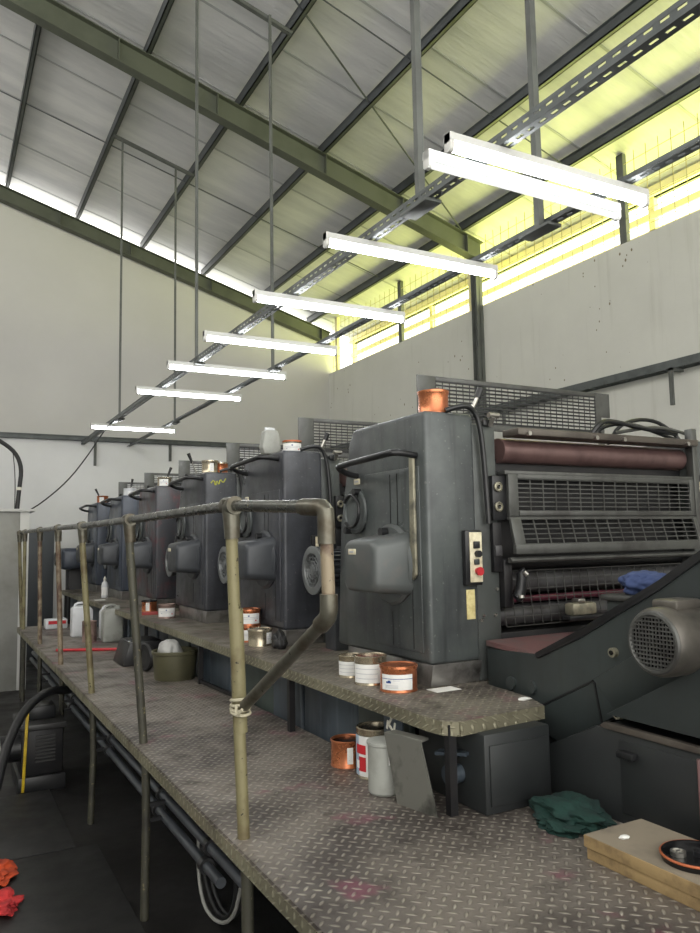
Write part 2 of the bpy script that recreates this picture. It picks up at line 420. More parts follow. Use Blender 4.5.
for z in (5.36, 5.53, 5.70, 5.87, 6.04, 6.2):
    mb.box(XW + .036, XW + .042, -1, 13.5, z - .003, z + .003, 'wire')
struct(mb, 'window_1', 'wire mesh screen in the open strip above the side wall', 'window')
for (x, z0, z1, mt) in ((7.62, 5.72, 5.80, 'fascia'), (7.66, 5.52, 5.60, 'fascia'), (7.6, 6.0, 6.12, 'fascia')):
    struct(MB().box(x, x + .04, -3, 13.9, z0, z1, mt), 'trim_4', 'cream board outside the mesh strip', 'board')
for y in (-2.9, 1.5, 6.1, 10.9, 13.8):
    struct(MB().box(7.66, 7.74, y, y + .09, 0, 6.1, 'fascia'), 'trim_5', 'cream outside post', 'post')
struct(MB().box(7.1, 30, -25, 40, -.2, -.05, 'outside'), 'ground', 'ground outside the hall', 'ground')
struct(MB().box(1.25, 1.72, YB - .03, YB, 0, 2.12, 'doorgrey', .004), 'door_1', 'narrow dark grey door in the far wall', 'door')
# roof rods
def rod(p, q, rr, label, group=None):
    o = MB().cyl(p, q, rr, 'purlin', seg=8).build('brace_rod', org=(0, 0, 0)); o['kind'] = 'structure'; return tag(o, label, 'brace rod')
zz = lambda x: zr(x) - .11
rod((-.3, 11.0, zz(-.3)), (6.6, 10.9, zz(6.6)), .008, 'thin rod under the roof nearest the far wall')
rod((-.3, 6.35, zz(-.3)), (6.6, 6.5, zz(6.6)), .008, 'thin rod across the nearer roof bay')
rod((2.04, 6.05, zz(2.04) - .02), (6.62, 8.6, zz(6.62) - .02), .011, 'diagonal brace rod running to the nearer rafter')
# ------------------------------------------------------------------ trays, hangers, lamps
TX1, TX2, TZ = 2.16, 2.93, 3.60
def tray(x, y0, y1, label, side):
    t = thing('perforated_tray', (x, y0, TZ), label, 'cable tray', 'perforated steel trays carrying the lamps')
    mb = MB(); w = .055; th = .004
    # slotted channel: strips with rungs leave rows of narrow slots
    for (a, b) in ((-w / 2, -.008), (.008, w / 2)):
        mb.box(x + a, x + b, y0, y1, TZ - .03, TZ - .03 + th, 'tray')
    xs = x + side * w / 2
    for (a, b) in ((-.03, -.004), (.008, .03)):
        mb.box(xs - th / 2, xs + th / 2, y0, y1, TZ + a, TZ + b, 'tray')
    y = y0
    while y < y1 - .03:
        mb.box(x - .009, x + .009, y, y + .03, TZ - .03, TZ - .03 + th, 'tray')
        mb.box(xs - th / 2, xs + th / 2, y, y + .03, TZ - .005, TZ + .01, 'tray')
        y += .07
    mb.build('channel', t)
    return t
tray(TX1, 1.0, YB, 'long perforated steel tray above the left ends of the lamps', -1)
tray(TX2, 1.0, YB, 'long perforated steel tray above the right ends of the lamps', 1)
def hanger(x, y, label, w=.036):
    t = thing('hanger_rod', (x, y, TZ - .05), label, 'hanger')
    top = zr(x) - .14
    MB().box(x - w / 2, x + w / 2, y - w / 2, y + w / 2, TZ - .024, top, 'column').build('rod', t)
    MB().box(x - .05, x + .05, y - .12, y + .12, TZ - .05, TZ - .032, 'column', .003).build('foot_plate', t)
for (x, y, w, l) in ((TX1, 3.15, .038, 'nearest square hanger rod dropping to the left tray'), (TX1, 7.05, .026, 'middle hanger rod dropping to the left tray'),
                  (TX1, 10.6, .026, 'farthest hanger rod dropping to the left tray'), (TX2, 3.1, .04, 'nearest square hanger rod dropping to the right tray'),
                  (TX2, 6.98, .026, 'middle hanger rod dropping to the right tray'), (TX2, 10.6, .026, 'farthest hanger rod dropping to the right tray')):
    hanger(x, y, l, w)
for y, l in ((10.6, 'short steel bar between purlins holding the farthest hanger rods'), (7.02, 'short steel bar between purlins holding the middle hanger rods'), (3.12, 'short steel bar between purlins holding the nearest hanger rods')):
    o = MB().bar((2.04, y, zr(2.04) - .16), (3.2, y, zr(3.2) - .16), .05, .04, 'column').build('hanger_bar', org=(2.04, y, zr(2.04) - .16))
    tag(o, l, 'hanger bar', 'bars under the purlins')
def lamp(y, label, tubes=1, dim=False, rz=0., dx=0.):
    L = 1.22; z = TZ - .03
    t = thing('fluorescent_lamp', (0, 0, 0), label, 'lamp', 'fluorescent lamps above the press')
    mb = MB(); mb.prism([(-.022, 0), (.022, 0), (.026, -.035), (.014, -.042), (-.014, -.042), (-.026, -.035)], 'x', 0, L, 'lampbody'); mb.build('housing', t)
    for x in (0, L):
        s = 1 if x == 0 else -1
        MB().prism([(-.024, .002), (.024, .002), (.024, -.075), (.012, -.085), (-.012, -.085), (-.024, -.075)], 'x', x, x + s * .022, 'lampcap', .003).build('end_cap', t)
    MB().cyl((.022, 0, -.064), (L - .022, 0, -.064), .0145, 'tube_dim' if dim else 'tube', seg=14).build('tube', t)
    t.location = (1.86 + dx, y, z); t.rotation_euler = (0, 0, rz)
    return t
LY = [(2.50, 'nearest lamp of the row, brightly lit', False, 0), (2.66, 'faintly glowing lamp close beside the nearest bright lamp', True, .015),
      (3.67, 'third fluorescent lamp from the front', False, 0), (4.76, 'fourth fluorescent lamp from the front', False, 0), (5.88, 'fifth fluorescent lamp from the front', False, 0),
      (7.0, 'third fluorescent lamp from the far end', False, 0), (8.3, 'second fluorescent lamp from the far end', False, 0), (11.1, 'fluorescent lamp farthest away, above the last press unit', False, 0)]
for y, l, d, rz in LY: lamp(y, l, 1, d, rz)
# ------------------------------------------------------------------ wall services
t = thing('cable_duct', (0, YB, 3.64), 'grey steel duct running along the far white wall', 'cable duct')
MB().box(-5, XW, YB - .07, YB, 3.63, 3.71, 'tray', .005).box(-5, XW, YB - .085, YB - .07, 3.70, 3.715, 'tray').build('duct', t)
for x, dz in ((2.36, .42), (3.67, .3), (.1, .4)):
    MB().box(x - .02, x + .02, YB - .05, YB, 3.63 - dz, 3.63, 'column').build('bracket', t)
t = thing('ladder_tray', (XW, 4, 3.6), 'long grey ladder tray fixed along the side wall', 'cable tray')
mb = MB(); mb.box(XW - .16, XW - .15, -2, YB - .1, 3.60, 3.69, 'tray').box(XW - .01, XW, -2, YB - .1, 3.60, 3.69, 'tray')
y = -2
while y < YB - .2: mb.box(XW - .15, XW - .01, y, y + .03, 3.61, 3.625, 'tray'); y += .25
mb.build('ladder', t)
for y in (5.3, 8.0):
    MB().box(XW - .2, XW, y - .02, y + .02, 3.57, 3.60, 'column').box(XW - .2, XW - .17, y - .02, y + .02, 3.2, 3.6, 'column').build('bracket', t)
# cabinet and hoses at the far left
t = thing('tall_cabinet', (.3, 10.9, 0), 'tall grey cabinet with pale edge trim at the far left', 'cabinet')
MB().box(-.6, .95, 10.85, 11.5, 0, 2.30, 'cabinet', .006).build('body', t)
MB().box(.95, 1.06, 10.84, 11.5, 0, 2.30, 'cabtrim', .005).build('corner_trim', t)
MB().box(-.62, 1.13, 10.80, 11.52, 2.30, 2.335, 'cabtrim', .004).build('top_trim', t)
t = thing('black_hose', (.9, 11.2, 2.335), 'thick black hose arching up from the grey cabinet top', 'hose')
MB().tube([(.93, 11.1, 2.335), (.95, 11.1, 2.62), (.98, 11.12, 2.9), (.9, 11.15, 3.12), (.7, 11.2, 3.28), (.3, 11.3, 3.5), (-.5, 11.4, 3.7)], .028, 'rubber', sm=2).build('hose', t)
MB().cyl((.945, 11.1, 2.60), (.947, 11.1, 2.64), .033, 'white').build('hose_clip', t)
MB().tube([(.9, 11.1, 2.33), (.9, 11.12, 2.8), (.86, 11.15, 3.16)], .006, 'rubber', sm=2).build('thin_wire', t)
tag(MB().tube([(1.1, 11.2, 2.338), (1.25, 11.1, 2.44), (1.55, 11.0, 2.72), (1.8, 10.9, 3.08), (2.0, 10.8, 3.44), (2.12, 10.7, 3.575)], .009, 'rubber', sm=2, seg=8).build('power_cable', org=(1.1, 11.2, 2.338)),
    'thin black cable sagging from the cabinet up to the lamp tray', 'cable')
# ------------------------------------------------------------------ lower walkway
ZL = .85
t = thing('lower_walkway', (.95, 5, 0), 'low tread plate walkway along the left of the press', 'walkway')
pl = [(.90, .3), (2.13, .3), (2.13, 2.72), (1.745, 2.72), (1.745, 10.35), (.90, 10.35)]
MB().prism(pl, 'z', ZL - .012, ZL, 'tread').build('tread_plate', t)
MB().box(.897, .909, .3, 10.35, ZL - .06, ZL - .0125, 'lip').build('edge_lip', t)
for y in (.6, 2.55, 3.98, 5.47, 6.9, 8.44, 10.06, 10.3):
    MB().bar((.91, y + .1, ZL - .045), (1.73, y + .1, ZL - .045), .05, .06, 'deep').build('cross_beam', t)
for y, a in ((.7, 0), (2.54, .012), (3.97, .02), (5.465, .04), (6.9, .01), (8.44, 0), (10.06, 0), (10.31, 0)):
    MB().tube([(.955, y, 0), (.955 + a * .3, y, .45), (.955, y, ZL - .013)], .021, 'rail_dark').build('support_leg', t)
for y in (3.2, 4.9, 6.2, 7.7, 9.3):
    MB().box(1.55, 1.6, y, y + .05, 0, ZL - .013, 'deep').build('inner_leg', t)
# ------------------------------------------------------------------ handrail
t = thing('pipe_handrail', (.95, 5, ZL), 'yellowed pipe handrail on the left edge of the low walkway', 'handrail')
posts = [(10.31, .945, .90, 2.012, 'rail'), (10.06, .945, .938, 2.019, 'rail'), (8.44, .95, .93, 2.011, 'rail_rust'), (6.9, .945, .903, 1.997, 'rail_rust'), (5.465, .95, .87, 1.979, 'rail'), (3.97, .945, .862, 1.973, 'rail_dark'), (2.54, .945, .903, 1.977, 'rail')]
for y, xb_, xt, z, m_ in posts:
    MB().cyl((xb_, y, ZL), (xt, y, z - .07), .021, m_, seg=16).build('post', t)
    mb = MB(); d = Vector((xt - xb_, 0, z - ZL)).normalized(); tp = Vector((xt, y, z))
    mb.cyl(tp - d * .115, tp + d * .02, .027, 'elbow', r1=.033, seg=16); mb.cyl(tp + Vector((0, -.045, 0)), tp + Vector((0, .045, 0)), .032, 'elbow', seg=16)
    mb.build('pipe_fitting', t)
# second, nearer sleeve on the near post
MB().cyl((.935, 2.54, 1.20), (.9205, 2.54, 1.62), .024, 'rail', seg=16).build('post_sleeve', t)
pts = [(xt, y, z) for y, _, xt, z, _ in posts]
for a, b in zip(pts, pts[1:]):
    MB().cyl(a, b, .0195, 'pipe', seg=16).build('top_rail', t)
MB().cyl(pts[-1], (.95, 2.0, 1.948), .0195, 'pipe', seg=16).build('top_rail', t)
MB().tube([(.950, 2.045, 1.95), (.957, 1.975, 1.946), (.963, 1.94, 1.943), (.966, 1.927, 1.932), (.967, 1.925, 1.90), (.967, 1.925, 1.84)], .0255, 'elbow', seg=16).build('elbow', t)
MB().cyl((.967, 1.925, 1.86), (.968, 1.918, 1.68), .019, 'rail_rust', seg=16).build('drop_pipe', t)
MB().tube([(.968, 1.918, 1.70), (.968, 1.918, 1.655), (.967, 1.923, 1.638), (.966, 1.945, 1.622), (.964, 1.965, 1.61)], .0255, 'elbow', seg=16).build('elbow', t)
MB().cyl((.965, 1.945, 1.622), (.935, 2.50, 1.295), .0195, 'elbow', seg=16).build('diagonal_brace', t)
mb = MB()
for k in range(4):
    z = 1.27 + k * .014
    mb.tube([(.933 + .031 * math.cos(a), 2.535 + .04 * math.sin(a), z + .006 * math.sin(a + k)) for a in [i * 2 * PI / 20 for i in range(20)]], .0055, 'rope', closed=True, seg=8)
mb.tube([(.905, 2.5, 1.30), (.89, 2.46, 1.27), (.90, 2.43, 1.30)], .005, 'rope', sm=1, seg=8)
mb.build('cord_tie', t)
# ------------------------------------------------------------------ pipes and hoses below the walkway
for x, z, l in ((1.075, .545, 'upper dark steel pipe slung below the low walkway'), (1.055, .472, 'lower dark steel pipe slung below the low walkway')):
    t = thing('steel_pipe', (x, 6, z), l, 'pipe', 'steel pipes below the walkway')
    MB().cyl((x, 2.85 if z > .5 else 3.1, z), (x, 10.2, z), .022, 'conduit', seg=14).build('pipe', t)
    for y in (3.3, 4.1, 5.4, 7.0):
        MB().cyl((x, y - .02, z), (x, y + .02, z), .034, 'black', seg=14).build('pipe_clamp', t)
    for y in (3.97, 5.465, 6.9, 8.44):
        MB().bar((.97, y, z), (x, y, z), .02, .02, 'black').build('pipe_bracket', t)
t = thing('hose_coil', (1.25, 3.7, 0), 'black hose coil with a pale wire standing under the low walkway', 'hose')
mb = MB()
for k in range(2):
    mb.tube([(1.28 + k * .03, 3.8 + .26 * math.cos(a), .27 + .25 * math.sin(a)) for a in [i * 2 * PI / 28 for i in range(28)]], .013, 'rubber', closed=True, seg=8)
mb.build('coil', t)
MB().tube([(1.24, 3.9, .52), (1.23, 4.0, .3), (1.22, 3.9, .05), (1.24, 3.7, .02), (1.25, 3.5, .12), (1.25, 3.4, .3)], .009, 'cabinet', sm=2, seg=8).build('pale_wire', t)
# pump at lower left
t = thing('vacuum_pump', (.75, 6.5, 0), 'dark squat pump unit on the floor left of the walkway', 'pump')
MB().box(.60, .90, 6.35, 6.85, .12, .46, 'deep', .015).build('casing', t)
MB().box(.58, .92, 6.33, 6.87, .455, .50, 'cover', .008).build('lid', t)
mb = MB()
for k in range(8): mb.box(.70, .84, 6.338, 6.35, .22 + k * .026, .233 + k * .026, 'cover')
mb.build('vent_grille', t)
MB().cyl((.46, 6.45, .32), (.60, 6.45, .32), .10, 'black', seg=20).cyl((.43, 6.45, .32), (.46, 6.45, .32), .06, 'steel', seg=16).build('motor', t)
MB().box(.58, .92, 6.33, 6.87, 0, .12, 'black', .01).build('base', t)
MB().box(.66, .86, 6.5, 6.75, .50, .60, 'black', .012).build('filter_box', t)
tag(MB().bar((.615, 6.335, .02), (.635, 6.318, .60), .03, .02, 'yellow', bev=.003).build('yellow_bar', org=(.615, 6.33, .02)), 'yellow painted bar standing against the dark pump', 'bar')
t = thing('suction_hose', (.3, 6.0, .02), 'fat black hose bending from the walkway down to the floor at left', 'hose')
MB().tube([(1.0, 6.75, .66), (.8, 6.6, .70), (.6, 6.3, .62), (.46, 6.0, .42), (.36, 5.6, .16), (.2, 5.3, .05), (-.4, 5.2, .045)], .033, 'rubber', sm=2, seg=14).build('hose', t)
# floor sheets
for x0, x1, y0, y1, l in ((-.9, .80, 5.06, 6.30, 'grey metal sheet lying on the floor beside the pump'), (-.9, .92, 3.3, 5.03, 'grey metal sheet lying on the floor nearest the camera'), (-1.2, .5, 6.9, 8.6, 'grey metal sheet lying on the floor behind the pump')):
    tag(MB().box(x0, x1, y0, y1, 0, .022, 'cover', .004).build('floor_sheet', org=(x0, y0, 0)), l, 'floor sheet', 'metal sheets on the floor')
def cloth(name, c, s, m, label, seed, amp=.45, fr=2.2):
    return tag(MB().blob((c[0], c[1], c[2] + s[2] * .55), *s, m, amp, fr, 5, seed, .55).build(name, org=c, angle=60), label, 'rag')
cloth('rag', (.325, 4.84, .022), (.10, .15, .035), 'orangerag', 'crumpled orange rag on the dark floor at left', 3.1, .9, 2.6)
cloth('rag', (.325, 4.42, .022), (.11, .13, .035), 'redrag', 'crumpled red rag on the dark floor at lower left', 5.7, .9, 2.6)
# ------------------------------------------------------------------ upper walkway
ZU = 1.185
t = thing('upper_walkway', (1.7, 6, ZL), 'narrow raised tread plate deck with yellowed lip under the press units', 'walkway')
up = [(1.635, 2.43), (1.645, 2.355), (1.69, 2.31), (2.13, 2.35), (2.19, 2.50), (2.225, 2.86), (2.45, 2.86), (2.45, 12.1), (1.635, 12.1)]
MB().prism(up, 'z', ZU - .012, ZU, 'tread_up').build('tread_plate', t)
lp = [(1.635, 12.1), (1.635, 2.43), (1.645, 2.355), (1.69, 2.31), (2.13, 2.35)]
mb = MB()
for a, b in zip(lp, lp[1:]): mb.bar((a[0], a[1], ZU - .027), (b[0], b[1], ZU - .027), .012, .05, 'lip')
mb.build('edge_lip', t)
for y, x in ((2.345, 1.672), (3.78, 1.675), (5.38, 1.68), (7.0, 1.68), (8.6, 1.68), (10.2, 1.68), (11.9, 1.68)):
    MB().box(x - .016, x + .016, y - .016, y + .016, ZL if y < 10.3 else 0, ZU - .013, 'deep').build('support_leg', t)
mb = MB().bar((1.68, 5.38, ZL + .02), (1.72, 4.55, ZL + .015), .02, .02, 'deep'); mb.build('stay_bar', t)
# ------------------------------------------------------------------ press bed panels
t = thing('press_bed', (3, 6, 0), 'long blue grey panelled base of the press between the two decks', 'machine base')
MB().box(1.80, 4.35, 2.86, 12.1, 0, 1.165, 'deep').build('bed_body', t)
y = 2.76; k = 0; wid = [.46, .62, .40, .75, .45, .5, .62, .4, .7, .45, .55, .62, .45, .7, .5, .6, .5, .5]
while y < 12.0:
    w = wid[k % len(wid)]; y1 = min(y + w, 12.1)
    xo = (1.765, 1.775, 1.76, 1.78)[k % 4]
    MB().box(xo, 1.80, y + .008, y1 - .008, .02, ZU - .03, 'bed' if k % 3 else 'bedgreen', .008).build('side_panel', t)
    y = y1; k += 1
# recess items under the near end of the deck
t = thing('deck_cabinet', (1.9, 2.4, ZL), 'dark steel box standing under the near end of the raised deck', 'cabinet')
MB().box(1.765, 2.08, 2.265, 2.70, ZL, ZU - .05, 'deliv_dark', .008).build('body', t)
MB().box(1.785, 2.06, 2.257, 2.266, ZL + .03, ZU - .09, 'deliv_dark', .004).build('front_panel', t)
MB().bar((1.70, 2.47, 1.04), (1.765, 2.36, 1.05), .05, .012, 'bed').build('side_shelf', t)
MB().cyl((1.705, 2.42, .965), (1.765, 2.42, .965), .035, 'bed', seg=18).build('side_boss', t)
# plate with painted mark
t = thing('marked_plate', (1.68, 2.66, ZU - .13), 'blue grey hanging plate with a white zigzag mark under the deck edge', 'plate')
MB().box(1.672, 1.684, 2.68, 2.82, ZU - .16, ZU - .0125, 'bed', .003).build('plate', t)
mb = MB()
for a, b in (((2.725, 1.125), (2.68, 1.13)), ((2.68, 1.13), (2.715, 1.085)), ((2.715, 1.085), (2.675, 1.06)), ((2.675, 1.06), (2.665, 1.10)), ((2.675, 1.06), (2.66, 1.05)), ((2.72, 1.10), (2.73, 1.065))):
    mb.bar((1.670, a[0] + .06, a[1]), (1.670, b[0] + .06, b[1]), .010, .004, 'white', up=(1, 0, 0))
mb.build('white_mark', t)
# ------------------------------------------------------------------ print units
def grid(mb, x0, x1, z0, z1, y, nx, nz, rx, rz, m, dy=0., y2=None):
    for i in range(nx + 1):
        x = x0 + (x1 - x0) * i / nx
        mb.bar((x, y, z0), (x, y + dy, z1), rx, rx, m)
    for j in range(nz + 1):
        q = j / nz; z = z0 + (z1 - z0) * q
        mb.bar((x0, y + dy * q - .003, z), (x1, y + dy * q - .003, z), rz, rz, m)
def make_unit():
    t = thing('print_unit', (0, 0, 0), '', 'printing press unit', 'print units of the press')
    # housing: side profile in YZ extruded in X
    pts = [(0, .10), (0, 1.255), (.68, 1.255), (.735, 1.19), (.83, .75), (.90, .10)]
    MB().prism(pts, 'x', 0, .285, 'hull', .022, 3).build('housing', t)
    mb = MB(); mb.prism([(.02, .0), (.012, .06), (-.004, .10), (.80, .10), (.80, 0)], 'x', .012, .285, 'dirtyskirt', .004); mb.build('base_skirt', t)
    # left door panel with seams
    MB().box(-.006, .004, .05, .56, .15, 1.0, 'hull', .004).build('cover_panel', t)
    for (a, b, c_, d_) in ((.235, .24, .68, .98), (.30, .304, .66, .98), (.30, .304, .16, .32), (.12, .124, .16, .45)): MB().box(-.0085, -.005, a, b, c_, d_, 'black').build('panel_seam', t)
    # porthole with ring
    mb = MB(); mb.lathe([(.0, .0), (.118, 0), (.122, .014), (.116, .022), (.10, .024), (.094, .016), (.0, .016)], (0, .645, .815), 'hull', ax=(-1, 0, 0)); r_ = mb.build('porthole', t)
    mb = MB(); mb.tube([(-.04, .645 + .085 * math.cos(a), .815 + .085 * math.sin(a)) for a in [.6 + i * 4.9 / 18 for i in range(19)]], .009, 'black', seg=8)
    mb.cyl((-.01, .60, .915), (-.05, .60, .915), .018, 'black', seg=10).cyl((-.01, .70, .715), (-.05, .70, .715), .018, 'black', seg=10)
    mb.build('ring_handle', r_)
    # gear hood
    h = MB(); N = 28; vs = []
    def rr_(cy, cz, hy, hz, rad, x):
        out = []
        for k in range(N):
            a = 2 * PI * (k + .5) / N; q = int(a / (PI / 2))
            sy = (1, -1, -1, 1)[q]; sz = (1, 1, -1, -1)[q]
            out.append((x, cy + sy * (hy - rad) + rad * math.cos(a), cz + sz * (hz - rad) + rad * math.sin(a)))
        return out
    rings = [rr_(.28, .54, .135, .10, .05, -.205), rr_(.28, .54, .15, .115, .05, -.197), rr_(.28, .542, .156, .122, .05, -.18), rr_(.28, .548, .165, .14, .055, -.05), rr_(.28, .55, .168, .15, .06, -.004)]
    for q in rings: vs += q
    fs = [tuple(range(N - 1, -1, -1)), tuple((len(rings) - 1) * N + k for k in range(N))]
    for i in range(len(rings) - 1): fs += [(i * N + k, i * N + (k + 1) % N, (i + 1) * N + (k + 1) % N, (i + 1) * N + k) for k in range(N)]
    h._add(vs, fs, 'hood'); hd = h.build('gear_hood', t, angle=50)
    MB().lathe([(0, 0), (.19, 0), (.195, .02), (.18, .035), (0, .035)], (0, .285, .545), 'hood', ax=(-1, 0, 0), seg=36).build('hood_flange', hd)
    MB().box(-.209, -.204, .30, .37, .595, .622, 'cream', .002).box(-.2105, -.208, .315, .355, .604, .612, 'labelgrey').build('name_tag', hd)
    MB().cyl((-.02, .30, .70), (-.07, .30, .70), .022, 'black', seg=12).build('filler_plug', t)
    MB().box(-.012, -.006, .60, .66, .955, .985, 'cream', .002).box(-.0135, -.011, .61, .65, .966, .974, 'labelgrey').build('name_plate', t)
    # grab rail
    MB().tube([(.01, .075, 1.05), (-.10, .06, 1.06), (-.135, .08, 1.06), (-.14, .18, 1.055), (-.14, .55, 1.045), (-.13, .62, 1.04), (-.06, .64, 1.01), (.01, .64, 1.0)], .016, 'black', sm=1).build('grab_rail', t)
    # lever strap
    MB().prism([(.07, 1.06), (.105, 1.06), (.118, .50), (.098, .475), (.070, .50)], 'x', -.022, -.008, 'strap', .003).build('lever', t)
    # control box
    b = MB().box(.19, .285, -.03, .002, .445, .70, 'black', .006).build('control_box', t)
    MB().box(.212, .282, -.035, -.029, .46, .69, 'cream', .002).build('face_plate', b)
    MB().box(.23, .262, -.048, -.034, .615, .648, 'black', .003).build('switch', b)
    MB().cyl((.252, -.034, .59), (.252, -.054, .59), .016, 'black', seg=14).build('push_button', b)
    MB().box(.232, .258, -.046, -.034, .54, .566, 'deliv', .003).build('switch', b)
    MB().cyl((.253, -.034, .51), (.253, -.056, .51), .017, 'red', r1=.02, seg=16).build('stop_button', b)
    MB().box(.208, .256, -.003, .0005, .29, .425, 'note', .001).build('paper_note', t)
    # side frame and trim
    MB().box(.28, .425, .015, .78, .0, 1.21, 'frame', .012).build('side_frame', t)
    mb = MB()
    for x, z in ((.315, .30), (.385, .30), (.30, .28), (.40, .42)): mb = MB().cyl((x, .02, z), (x, .006, z), .008, 'steel', seg=8); mb.build('frame_bolt', t)
    MB().tube([(.13, .012, 1.262), (.20, -.01, 1.285), (.255, -.015, 1.285), (.30, -.015, 1.24), (.325, -.015, 1.1), (.345, -.012, .73)], .013, 'black', sm=2, seg=10).build('edge_trim', t)
    MB().cyl((.275, .0, 1.27), (.305, -.02, 1.345), .010, 'steel', seg=10).cyl((.30, -.016, 1.33), (.315, -.026, 1.375), .017, 'black', seg=12).build('lever_knob', t)
    mb = MB().box(.345, .40, .0, .06, 1.20, 1.235, 'black', .006).cyl((.36, -.02, 1.25), (.42, -.02, 1.25), .014, 'steel', seg=10).cyl((.38, -.005, 1.20), (.38, -.03, 1.24), .012, 'steel', seg=10); mb.build('ink_lock', t)
    g = MB().box(.375, .455, -.012, .03, .745, .96, 'black', .004).build('gauge_plate', t)
    for z in (.905, .81): MB().lathe([(0, .0), (.022, 0), (.024, .010), (.019, .014), (.018, .009), (.0, .008)], (.405, -.012, z), 'strap', ax=(0, -1, 0), seg=20).lathe([(0, .0095), (.010, .0125)], (.405, -.012, z), 'inkblack', ax=(0, -1, 0), seg=10).build('gauge', g)
    MB().box(.372, .425, -.008, .02, .50, .735, 'deep', .004).box(.378, .42, -.016, -.006, .575, .625, 'greyroll', .004).build('latch_block', t)
    # machine core and far side frame
    MB().box(.42, 1.82, .26, .85, 0, 1.18, 'deep', .01).build('core', t)
    MB().box(1.82, 2.3, .0, .80, 0, 1.20, 'frame', .015).build('drive_side_frame', t)
    MB().box(1.80, 1.845, -.04, .01, .60, 1.26, 'guard', .006).build('drive_side_post', t)
    g = MB().box(1.85, 1.95, -.012, .0, .60, 1.0, 'black', .004).build('gauge_plate', t)
    for z in (.93, .83): MB().lathe([(0, .02), (.024, .014), (.03, 0), (0, 0)], (1.885, -.012, z), 'cream', ax=(0, -1, 0), seg=18).build('push_button', g)
    MB().bar((.49, -.02, 1.172), (1.80, -.02, 1.172), .12, .035, 'brownsteel', bev=.004).build('top_beam', t)
    mb = MB()
    for x in (.55, 1.0, 1.2, 1.7): mb = MB().cyl((x, -.078, 1.162), (x, -.096, 1.162), .012, 'steel', seg=8); mb.build('beam_bolt', t)
    MB().cyl((.47, .06, 1.09), (1.795, .06, 1.09), .062, 'inkroll', seg=24).build('ink_roller', t)
    MB().box(.43, 1.82, .07, .26, .55, 1.05, 'deep').build('inner_cover', t)
    MB().box(.44, 1.81, -.03, .03, .965, .985, 'guard', .003).build('cross_rail', t)
    # guard 1
    gd = MB(); gd.box(.455, .515, -.035, -.015, .765, .968, 'guard', .003).box(1.765, 1.80, -.035, -.015, .765, .968, 'guard', .003).box(.515, 1.765, -.035, -.015, .945, .968, 'guard', .003).box(.515, 1.765, -.04, -.01, .765, .79, 'guard', .003)
    gd = gd.build('upper_guard', t)
    mb = MB(); grid(mb, .515, 1.765, .79, .945, -.024, 15, 7, .006, .005, 'guard'); mb.build('guard_mesh', gd)
    gd = MB(); gd.prism([(-.04, .755), (-.02, .755), (-.055, .61), (-.075, .61)], 'x', .455, .52, 'guard', .003).prism([(-.04, .755), (-.02, .755), (-.055, .61), (-.075, .61)], 'x', 1.77, 1.80, 'guard', .003).bar((.45, -.068, .605), (1.80, -.068, .605), .025, .045, 'guard', bev=.003).bar((.45, -.028, .755), (1.80, -.028, .755), .02, .014, 'guard')
    gd = gd.build('lower_guard', t)
    mb = MB(); grid(mb, .52, 1.77, .63, .75, -.062, 15, 5, .006, .005, 'guard', .032); mb.build('guard_mesh', gd)
    MB().cyl((.43, -.05, .555), (1.82, -.05, .555), .014, 'guard', seg=10).build('tie_rod', t)
    MB().cyl((.43, .12, .53), (1.82, .12, .53), .035, 'deep', seg=20).build('roller', t)
    MB().cyl((.43, .09, .44), (1.82, .09, .44), .052, 'greyroll', seg=24).build('blanket_roller', t)
    MB().cyl((.43, .05, .362), (1.82, .05, .362), .016, 'redroll', seg=14).build('red_roller', t)
    MB().cyl((.43, .08, .285), (1.82, .08, .285), .050, 'greyroll', seg=24).build('blanket_roller', t)
    MB().box(.43, 1.82, .03, .3, .0, .21, 'deep', .004).build('lower_apron', t)
    MB().box(.43, 1.82, .015, .03, .155, .165, 'steel').build('apron_strip', t)
    mb = MB(); grid(mb, .44, 1.81, .24, .50, .0, 24, 0 or 6, .003, .0035, 'guard', .03); mb.build('finger_mesh', t)
    MB().box(.42, .475, -.02, .06, .33, .56, 'deep', .01).build('bearing_block', t)
    l_ = MB().tube([(.49, -.05, .505), (.50, -.055, .49), (.485, -.055, .395), (.465, -.05, .375)], .026, 'black', sm=1, seg=14).build('release_lever', t)
    MB().cyl((.49, -.077, .50), (.505, -.082, .485), .012, 'steel', seg=10).cyl((.468, -.078, .392), (.468, -.08, .378), .014, 'steel', seg=10).build('lever_tip', l_)
    b = MB().box(.76, 1.0, -.09, -.03, .255, .275, 'black', .004).box(.79, .95, -.085, -.02, .275, .335, 'strap', .012).box(.83, .88, -.08, -.03, .335, .355, 'steel', .006).build('stop_block', t)
    # raised mesh screen over the unit
    sc = MB(); sc.box(.43, .56, .69, .70, 1.30, 1.60, 'guard', .003).box(.56, 1.83, .69, .70, 1.57, 1.60, 'guard', .003).box(.56, 1.83, .69, .70, 1.30, 1.345, 'guard', .003).prism([(1.83, 1.345), (1.83, 1.60), (1.96, 1.60), (1.96, 1.44), (1.88, 1.44), (1.88, 1.345)], 'y', .69, .70, 'guard')
    for x in (.47, 1.84): sc.box(x, x + .03, .66, .69, 1.17, 1.36, 'guard')
    sc = sc.build('mesh_screen', t)
    mb = MB(); grid(mb, .56, 1.83, 1.345, 1.57, .694, 26, 10, .004, .009, 'black'); mb.build('screen_mesh', sc)
    mb = MB()
    mb.tube([(1.15, .1, 1.20), (1.2, .08, 1.27), (1.3, .1, 1.30), (1.6, .12, 1.27), (1.85, .1, 1.25)], .014, 'black', sm=2, seg=8)
    mb.tube([(1.25, .2, 1.2), (1.35, .18, 1.29), (1.6, .2, 1.31), (1.8, .2, 1.27), (1.95, .1, 1.19)], .012, 'black', sm=2, seg=8)
